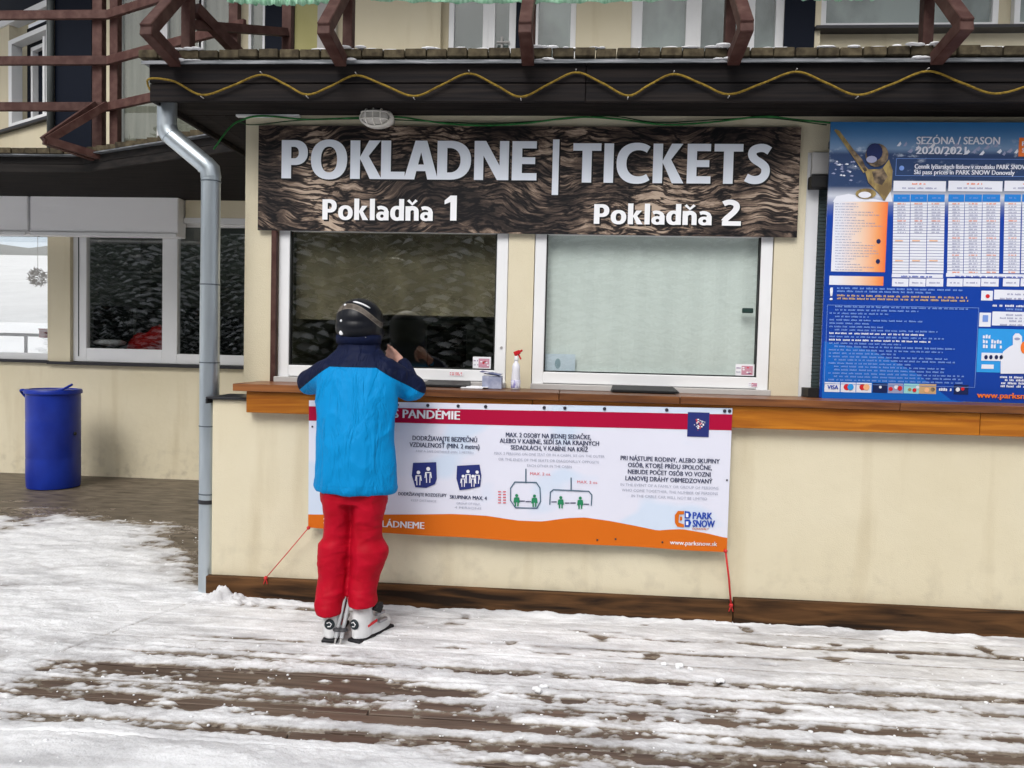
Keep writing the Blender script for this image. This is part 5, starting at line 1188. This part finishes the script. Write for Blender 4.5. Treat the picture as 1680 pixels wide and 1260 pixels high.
sticker(1207, 597, 1237, 617, .347, 'white and pink sticker in the lower right corner of the right ticket window', 'c')
sticker(737, 610, 760, 617, .323, 'narrow red lettered sticker on the bottom frame of the left ticket window', 't')
sticker(1228, 627, 1243, 635, .323, 'tiny pink sticker on the bottom frame of the right ticket window', 'c')
xa, zt6 = at(887, 580, .365); xb, zb6 = at(943, 613, .365)
mb = MB(); mb.box(xa+.004, xb, .364, .368, zb6+.01, zt6, 0); mb.lathe(((xa+xb)/2, .3635, (zt6+zb6)/2), [(.001, 0), (.018, 0), (.017, -.001), (.001, -.001)], 14, mi=1, axis='y', sq=1.8)
tag(mb.build('paper_notice', [flat('pale_notice', (.60, .68, .78), .7), flat('faded_print', (.30, .40, .46), .7)], loc=(xa, .365, zb6)), 'pale notice behind the lower left glass of the right ticket window', 'notice')
x_, z_ = at(1227, 510, .345); mb = MB(); mb.box(x_-.035, x_+.03, .332, .349, z_-.014, z_+.016); tag(mb.build('window_latch', mat('dark_green_latch', (.02, .045, .04), .4), bevel=.004, loc=(x_, .34, z_)), 'small dark latch on the glass at the right of the right ticket window', 'latch')

# ------------------------------------------------------------------ the skier
PE = thing('person', (1.0, -.52, .0), 'skier seen from behind in blue jacket, red trousers and black helmet at the left window', 'person')
SKIN = mat('skin', (.58, .31, .24), .55, c2=(.66, .38, .30), scale=(30, 30, 30))
def jacketmat():
    m, t, b = newmat('blue_navy_jacket'); N = t.nodes; L = t.links
    tc = N.new('ShaderNodeTexCoord'); sp_ = N.new('ShaderNodeSeparateXYZ'); L.new(tc.outputs['Object'], sp_.inputs[0])
    # seam height falls away toward both shoulders (object origin at x=1.0, z=0)
    def mth(op, a_=None, b2=None, c_=None):
        n_ = N.new('ShaderNodeMath'); n_.operation = op
        for i, v in enumerate((a_, b2, c_)):
            if v is None: continue
            if isinstance(v, (int, float)): n_.inputs[i].default_value = v
            else: L.new(v, n_.inputs[i])
        return n_.outputs[0]
    X = sp_.outputs[0]; Zc = sp_.outputs[2]
    ax_ = mth('ABSOLUTE', mth('ADD', X, .03))
    over = mth('MAXIMUM', mth('SUBTRACT', ax_, .125), 0.)
    seam = mth('SUBTRACT', 1.408, mth('MULTIPLY', over, .62))
    mask = mth('GREATER_THAN', mth('SUBTRACT', Zc, seam), 0.)
    # forearm of the right sleeve is light blue again
    fore = mth('MULTIPLY', mth('GREATER_THAN', sp_.outputs[1], .435), mth('GREATER_THAN', X, .10))
    mask = mth('MULTIPLY', mask, mth('SUBTRACT', 1., fore))
    mx = N.new('ShaderNodeMix'); mx.data_type = 'RGBA'; mx.inputs[6].default_value = (.0, .235, .56, 1); mx.inputs[7].default_value = (.005, .009, .035, 1)
    L.new(mask, mx.inputs[0]); L.new(mx.outputs[2], b.inputs['Base Color']); b.inputs['Roughness'].default_value = .62
    b.inputs['Specular IOR Level'].default_value = .12
    nz = N.new('ShaderNodeTexNoise'); nz.inputs['Scale'].default_value = 14; nz.inputs['Detail'].default_value = 5; L.new(tc.outputs['Object'], nz.inputs['Vector'])
    mpv = N.new('ShaderNodeMapping'); mpv.inputs['Rotation'].default_value = (0, .6, 0); mpv.inputs['Scale'].default_value = (16, 8, 3.5); L.new(tc.outputs['Object'], mpv.inputs[0])
    n2 = N.new('ShaderNodeTexNoise'); n2.inputs['Scale'].default_value = 1; n2.inputs['Detail'].default_value = 3; n2.inputs['Distortion'].default_value = .6; L.new(mpv.outputs[0], n2.inputs['Vector'])
    rdg = mth('ABSOLUTE', mth('SUBTRACT', n2.outputs['Fac'], .5))
    hem = mth('LESS_THAN', mth('ABSOLUTE', mth('SUBTRACT', Zc, .80)), .003); edge = mth('LESS_THAN', mth('ABSOLUTE', mth('SUBTRACT', Zc, seam)), .003)
    hh = mth('ADD', mth('MULTIPLY', nz.outputs['Fac'], .35), mth('MINIMUM', mth('MULTIPLY', rdg, 5.), .45)); hh = mth('SUBTRACT', hh, mth('MULTIPLY', mth('ADD', hem, edge), .35))
    bp = N.new('ShaderNodeBump'); bp.inputs['Distance'].default_value = .008; L.new(hh, bp.inputs['Height']); L.new(bp.outputs[0], b.inputs['Normal'])
    return m
JK = jacketmat()
# the body under the clothes: one continuous surface
bd = MB()
bd.ball((.955, -.245, 1.650), .082, .100, .118); bd.ball((.955, -.185, 1.605), .058, .06, .06)     # skull, jaw
bd.ball((.955, -.138, 1.640), .013, .018, .018); bd.ball((.955, -.142, 1.598), .026, .012, .008)    # nose, lips
for s_ in (-1, 1): bd.ball((.955+s_*.03, -.150, 1.668), .013, .010, .009); bd.ball((.955+s_*.083, -.24, 1.64), .010, .02, .03)
cap(bd, (.957, -.285, 1.45), (.955, -.25, 1.60), .055, .052)
bd.rings([(1.0, -.46, .80, .15, .10), (1.0, -.45, .95, .155, .10), (.99, -.42, 1.12, .135, .09), (.985, -.38, 1.28, .16, .10), (.975, -.35, 1.40, .17, .085), (.96, -.32, 1.46, .09, .06)])
cap(bd, (.80, -.34, 1.39), (.65, -.22, 1.315), .045, .038); cap(bd, (.65, -.22, 1.315), (.80, .02, 1.33), .036, .026)
cap(bd, (1.16, -.34, 1.39), (1.27, -.22, 1.30), .045, .038); cap(bd, (1.27, -.22, 1.30), (1.155, -.10, 1.430), .036, .027)
# right hand: palm, four curled fingers and a thumb near the face
H0 = Vector((1.135, -.085, 1.452)); 
cap(bd, H0, H0+Vector((-.035, .012, .035)), .026, .024, 3)
for i, (dx, dz, l) in enumerate(((-.050, .052, .030), (-.062, .036, .034), (-.062, .018, .032), (-.054, .002, .026))):
    k0 = H0+Vector((dx+.012, .0, dz)); k1 = k0+Vector((-.024, .020, .012-.006*i)); k2 = k1+Vector((.0, l*.8, -.010)); k3 = k2+Vector((.018, .004, -.012))
    bd.tube([H0+Vector((-.01, .005, .012)), k0, k1, k2, k3], [.011, .0105, .0095, .0085, .007], 8); bd.ball(k0, .0112); bd.ball(k1, .0102); bd.ball(k2, .009); bd.ball(k3, .0072)
t0 = H0+Vector((-.008, -.010, .020)); t1 = t0+Vector((-.030, -.008, .040)); t2 = t1+Vector((-.022, .008, .016)); bd.tube([t0, t1, t2], [.013, .011, .008], 8); bd.ball(t1, .0112); bd.ball(t2, .0085)
# left hand flat on the counter
L0 = Vector((.815, .045, 1.318)); cap(bd, L0, L0+Vector((.03, .05, -.008)), .026, .026, 3)
for i in range(4):
    f0 = L0+Vector((.005+.020*i, .075-.006*i, -.008)); f1 = f0+Vector((.012, .04+.004*(1.5-abs(i-1.5)), -.002)); f2 = f1+Vector((.008, .025, -.010)); bd.tube([L0+Vector((.015+.008*i, .04, -.005)), f0, f1, f2], [.011, .010, .009, .007], 8); bd.ball(f1, .0095); bd.ball(f2, .007)
bd.tube([L0+Vector((.02, .01, 0)), L0+Vector((.055, .03, -.006)), L0+Vector((.07, .055, -.010))], [.012, .010, .008], 8)
for s_, cx_ in ((-1, .905), (1, 1.075)):
    cap(bd, (1.0+s_*.08, -.46, .86), (cx_, -.46, .50), .085, .058); cap(bd, (cx_, -.46, .50), (cx_+.005, -.52, .10), .055, .036); cap(bd, (cx_+.005, -.54, .07), (cx_+.02, -.38, .055), .035, .028)
remeshed('body', bd, .0065, SKIN, PE, 1)
# jacket
jk = MB()
jk.rings([(1.000, -.455, .762, .208, .150), (1.000, -.457, .80, .217, .158), (.998, -.450, .90, .215, .152), (.990, -.435, 1.02, .211, .145), (.983, -.412, 1.14, .210, .142), (.980, -.385, 1.25, .218, .140), (.975, -.365, 1.34, .220, .130), (.970, -.345, 1.41, .205, .112), (.962, -.325, 1.46, .165, .095), (.957, -.300, 1.50, .118, .088), (.957, -.288, 1.535, .113, .092), (.957, -.282, 1.572, .116, .100)], 28)
cap(jk, (.825, -.345, 1.375), (.672, -.235, 1.318), .088, .074); cap(jk, (.672, -.235, 1.318), (.795, -.03, 1.345), .072, .050)
cap(jk, (1.12, -.345, 1.375), (1.250, -.240, 1.302), .088, .074, 7); cap(jk, (1.250, -.240, 1.302), (1.172, -.125, 1.415), .064, .040); jk.ball((1.245, -.27, 1.285), .068, .06, .058)
jk.rings([(1.0, -.455, .755, .212, .154), (1.0, -.455, .785, .222, .162), (1.0, -.455, .80, .214, .156)], 28)
JO = remeshed('jacket', jk, .0095, JK, PE, 4, .0095, (7.5, 5, 4.5), 3)
cl = MB(); cl.lathe((.957, -.285, 1.530), [(.104, 0), (.122, .002), (.124, .035), (.119, .052), (.106, .054)], 36, sq=.88); cl.build('collar', mat('navy_cloth', (.005, .009, .035), .65, spec=.12, bump=.003, bscale=20), JO, smooth=True)
# trousers
TR = mat('red_ski_trousers', (.38, .002, .013), .6, spec=.12, c2=(.46, .003, .020), scale=(6, 6, 13), bump=.008, dist=.9, detail=3)
tr = MB()
tr.rings([(.995, -.46, .70, .175, .125), (.997, -.46, .80, .180, .130), (1.0, -.455, .88, .18, .13)], 24)
tr.rings([(.925, -.47, .78, .098, .115), (.918, -.475, .66, .079, .100), (.916, -.475, .58, .072, .088), (.912, -.48, .515, .071, .084), (.904, -.486, .475, .084, .096), (.901, -.490, .42, .084, .098), (.906, -.505, .32, .076, .088), (.901, -.525, .24, .079, .092), (.898, -.545, .18, .079, .100), (.908, -.55, .14, .070, .100)], 22)
tr.rings([(1.080, -.47, .78, .098, .115), (1.076, -.475, .66, .085, .100), (1.072, -.475, .58, .079, .090), (1.075, -.48, .515, .081, .088), (1.088, -.485, .47, .097, .102), (1.087, -.490, .41, .095, .100), (1.073, -.505, .32, .079, .090), (1.068, -.525, .24, .073, .092), (1.070, -.535, .185, .072, .098)], 22)
remeshed('trousers', tr, .0085, TR, PE, 3, .0075, (6, 5, 9), 11)
# boots
BW = mat('white_boot_shell', (.66, .67, .68), .35, c2=(.76, .77, .78), scale=(9, 9, 9)); 
def boot(cx_, cy_, yaw, lab):
    R_ = Matrix.Rotation(yaw, 3, 'Z')
    def tf(mb): mb.v = [tuple(R_ @ Vector((v[0], v[1], v[2]))+Vector((cx_, cy_, 0))) for v in mb.v]; return mb
    s = MB()
    s.rings([(0, 0, .020, .044, .062), (0, 0, .07, .047, .066), (0, .004, .13, .048, .064), (0, .010, .18, .046, .058), (0, .012, .20, .042, .052)], 18)
    s.rings([(0, .095, .020, .043, .135), (0, .095, .055, .045, .135), (0, .080, .085, .040, .115), (0, .05, .115, .034, .08)], 18)
    sh = remeshed('ski_boot', tf(s), .006, BW, PE, 2); sh['label'] = lab
    q = MB(); q.box(-.040, .040, -.070, .225, .002, .020); tf(q).build('sole', mat('boot_sole_rubber', (.015, .015, .018), .6), sh, bevel=.005)
    q = MB(); q.lathe((0, -.060, .098), [(.001, 0), (.027, 0), (.026, -.006), (.020, -.008), (.001, -.008)], 18, axis='y')
    tf(q).build('heel_badge', mat('boot_badge', (.02, .03, .035), .35), sh, smooth=True)
    q = MB(); q.tube([(-.012, -.070, .106), (.0, -.070, .112), (.012, -.070, .102), (.006, -.070, .090), (-.008, -.070, .088)], .0028, 5); tf(q).build('badge_mark', WHITEP, sh)
    for j, z in enumerate((.075, .118, .165)):
        q = MB(); q.box(.040, .062, .01+.02*(3-j), .075+.02*(3-j), z, z+.018); tf(q).build('buckle', BLACK if j > 1 else mat('boot_buckle_metal', (.3, .3, .32), .3, .7), sh, bevel=.003)
    q = MB(); q.bar((.046, -.01, .082), (.049, .06, .094), .006, .012); tf(q).build('red_stripe', PRD, sh)
    q = MB(); q.bar((.050, .03, .175), (.064, .078, .150), .012, .040); tf(q).build('power_strap', BLACK, sh)
boot(.918, -.555, .06, 'left white ski boot'); boot(1.072, -.545, -.42, 'right white ski boot turned outward')
# helmet
HL = MB(); hx, hy, hz = .955, -.262, 1.655
HL.ball((hx, hy, hz+.006), .127, .150, .120, n=28, m=20); HL.ball((hx, hy-.015, hz-.035), .126, .142, .095, n=28, m=18); HL.ball((hx+.01, hy+.02, hz-.06), .118, .125, .08, n=24, m=14)
def helmmat():
    m, t, b = newmat('gloss_black_helmet'); N = t.nodes; L = t.links
    tc = N.new('ShaderNodeTexCoord'); sp_ = N.new('ShaderNodeSeparateXYZ'); L.new(tc.outputs['Object'], sp_.inputs[0])
    # grey band: wraps the crown, dropping to the right
    def mth(op, a_, b2, c_=None):
        n_ = N.new('ShaderNodeMath'); n_.operation = op
        for i, v in enumerate((a_, b2, c_)):
            if v is None: continue
            if isinstance(v, (int, float)): n_.inputs[i].default_value = v
            else: L.new(v, n_.inputs[i])
        return n_.outputs[0]
    X = mth('ADD', sp_.outputs[0], .075)         # object x=-.045 is the helmet centre
    Zc = sp_.outputs[2]
    arc = mth('MULTIPLY_ADD', mth('MULTIPLY', X, X), -3.9, 1.731)
    dz = mth('SUBTRACT', Zc, arc); ab = mth('ABSOLUTE', dz, 0.)
    band = mth('LESS_THAN', ab, .0125); rim = mth('LESS_THAN', mth('ABSOLUTE', mth('SUBTRACT', ab, .0135), 0.), .0018)
    back = mth('LESS_THAN', sp_.outputs[1], .30)
    nz = N.new('ShaderNodeTexNoise'); nz.inputs['Scale'].default_value = 28; L.new(tc.outputs['Object'], nz.inputs['Vector'])
    rp = N.new('ShaderNodeValToRGB'); rp.color_ramp.elements[0].position = .4; rp.color_ramp.elements[0].color = (.075, .062, .05, 1); rp.color_ramp.elements[1].position = .6; rp.color_ramp.elements[1].color = (.13, .11, .095, 1); L.new(nz.outputs['Fac'], rp.inputs[0])
    mx = N.new('ShaderNodeMix'); mx.data_type = 'RGBA'; mx.inputs[6].default_value = (.004, .005, .009, 1); L.new(mth('MULTIPLY', band, back), mx.inputs[0]); L.new(rp.outputs[0], mx.inputs[7])
    m2 = N.new('ShaderNodeMix'); m2.data_type = 'RGBA'; m2.inputs[7].default_value = (.17, .15, .125, 1); L.new(mth('MULTIPLY', rim, back), m2.inputs[0]); L.new(mx.outputs[2], m2.inputs[6])
    L.new(m2.outputs[2], b.inputs['Base Color']); b.inputs['Roughness'].default_value = .38; b.inputs['Specular IOR Level'].default_value = .25
    return m
HO = remeshed('helmet', HL, .006, helmmat(), PE, 4)
q = MB()
def onh(x, z):   # point on the back of the helmet shell
    u = (x-hx)/.127; w = (z-(hz+.006))/.120; r_ = max(0, 1-u*u-w*w); y1_ = hy-.150*math.sqrt(r_)
    u = (x-hx)/.126; w = (z-(hz-.035))/.095; r2 = 1-u*u-w*w
    return min(y1_, hy-.015-.142*math.sqrt(r2)) if r2 > 0 else y1_
for (x, z, r_) in ((.892, 1.588, .0125), (.890, 1.652, .007), (.900, 1.738, .007)):
    y_ = onh(x, z); q.lathe((x, y_+.003, z), [(r_, 0), (r_, -.005), (r_*.6, -.007), (.001, -.007)], 14, axis='y')
q.build('rivet', WHITEP, HO, smooth=True)
q = MB(); P_ = []
for i in range(9):
    x = .942+i*.0115; z = 1.756-.0012*i-.00035*i*i; P_.append((x, onh(x, z)+.001, z))
q.tube(P_, [.003, .005, .006, .006, .006, .006, .006, .005, .003], 8); q.build('white_decal', WHITEP, HO, smooth=True)
q = MB(); q.tube([(.893, onh(.893, 1.74)+.001, 1.74), (.889, onh(.889, 1.70)+.001, 1.70), (.889, onh(.889, 1.655)+.001, 1.655)], .003, 6); q.build('goggle_clip_strap', BLACK, HO, smooth=True)
q = MB(); q.bar((1.018, onh(1.018, 1.57)-.003, 1.566), (1.040, onh(1.04, 1.57)-.003, 1.572), .004, .006); q.build('vent_tab', WHITEP, HO)
# ski poles held between the legs
def pole(x0_, x1_, lab):
    t_ = thing('ski_pole', (x0_, -.64, 0), lab, 'ski pole', 'ski poles between the skier\'s boots')
    A = Vector((x0_, -.645, .004)); B = Vector((x1_, -.150, 1.03)); 
    q = MB(); q.tube([A+(B-A)*.03, B], [.010, .0105], 10); q.build('shaft', mat('polished_aluminium', (.72, .74, .76), .3, .35), t_, smooth=True)
    q = MB(); q.tube([A, A+(B-A)*.035], [.003, .006], 8); q.build('tip', GREYPVC, t_, smooth=True)
    c_ = A+(B-A)*.065; q = MB(); q.lathe((c_.x, c_.y, c_.z), [(.007, -.006), (.024, -.002), (.024, .003), (.010, .012)], 14); q.build('basket', mat('pole_basket', (.05, .05, .055), .5), t_, smooth=True)
    q = MB(); q.tube([B, B+(B-A)*.10], [.015, .014], 12); q.build('grip', BLACK, t_, smooth=True)
pole(.958, 1.045, 'left of two silver ski poles leaning between the boots'); pole(.985, 1.075, 'right of two silver ski poles leaning between the boots')

# ------------------------------------------------------------------ snowy firs behind the photographer (seen mirrored in the glass)
NEED = mat('frosted_fir_needles', (.055, .075, .062), .8, c2=(.20, .235, .21), scale=(3, 3, 3)); BARK = mat('fir_bark', (.07, .05, .035), .9)
SNB = mat('branch_snow', (.86, .87, .89), .8)
def fir(seed, H):
    r_ = random.Random(seed); t_ = thing('fir_tree', (0, 0, 0), 'x', 'tree')
    q = MB(); q.tube([(0, 0, 0), (0, 0, H*.5), (0, 0, H)], [.22, .13, .02], 8); q.build('trunk', BARK, t_)
    g_ = MB(); s_ = MB(); z = .7
    while z < H-.2:
        R = 2.7*(1-z/H)**.7+.2; nb = int(8+R*4)
        for k in range(nb):
            a_ = r_.uniform(0, 6.283); l = R*r_.uniform(.7, 1.1); d_ = Vector((math.cos(a_), math.sin(a_), 0)); pr = Vector((-d_.y, d_.x, 0))
            nseg = max(3, int(l/.28))
            for j in range(nseg):
                t = (j+.5)/nseg; c_ = d_*l*t+Vector((0, 0, z+r_.uniform(-.06, .06)-l*.42*t*t)); w = .26*(1-t*.55)*r_.uniform(.8, 1.3); ln = l/nseg*.75; dr = -.10*w*3
                for sg in (-1, 1):
                    g_.add([c_-d_*ln, c_+d_*ln, c_+d_*ln*.5+pr*sg*w+Vector((0, 0, dr)), c_-d_*ln*.8+pr*sg*w*.8+Vector((0, 0, dr-.06))], [(0, 1, 2, 3)])
                if r_.random() < .88:
                    u = w*r_.uniform(.7, 1.25); o_ = Vector((0, 0, .035)); s_.add([c_-d_*ln*.8+o_, c_+pr*u+o_*.3-Vector((0, 0, .07)), c_+d_*ln*.9+o_*.6, c_-pr*u+o_*.3-Vector((0, 0, .07)), c_+Vector((0, 0, .085))], [(0, 1, 4), (1, 2, 4), (2, 3, 4), (3, 0, 4)])
        z += r_.uniform(.24, .34)
    g_.build('crown', NEED, t_); s_.build('branch_snow', SNB, t_)
    return t_
A = fir(1, 8.6); B = fir(2, 9.8); spots = []
rr = random.Random(21)
for i, x in enumerate(np.arange(-14, 17.1, 1.9)): spots.append((float(x)+rr.uniform(-.5, .5), -12.5-rr.uniform(0, 2.2)-(2.0 if i % 2 else 0)))
for i, x in enumerate(np.arange(-17, 20, 2.4)): spots.append((float(x), -20-rr.uniform(0, 2)))
used_ = {}
for i, (x, y) in enumerate(spots):
    src = A if i % 2 == 0 else B
    if src not in used_: o = src; used_[src] = 1
    else:
        o = src.copy(); COL.objects.link(o)
        for ch in list(src.children):
            c_ = ch.copy(); COL.objects.link(c_); c_.parent = o
    o.location = (x, y, 0); o.rotation_euler.z = rr.uniform(0, 6.28); s_ = rr.uniform(.85, 1.15); o.scale = (s_, s_, s_)
    tag(o, 'snow laden fir facing the ticket office, mirrored in the window glass', 'tree', 'snow laden firs facing the ticket office')
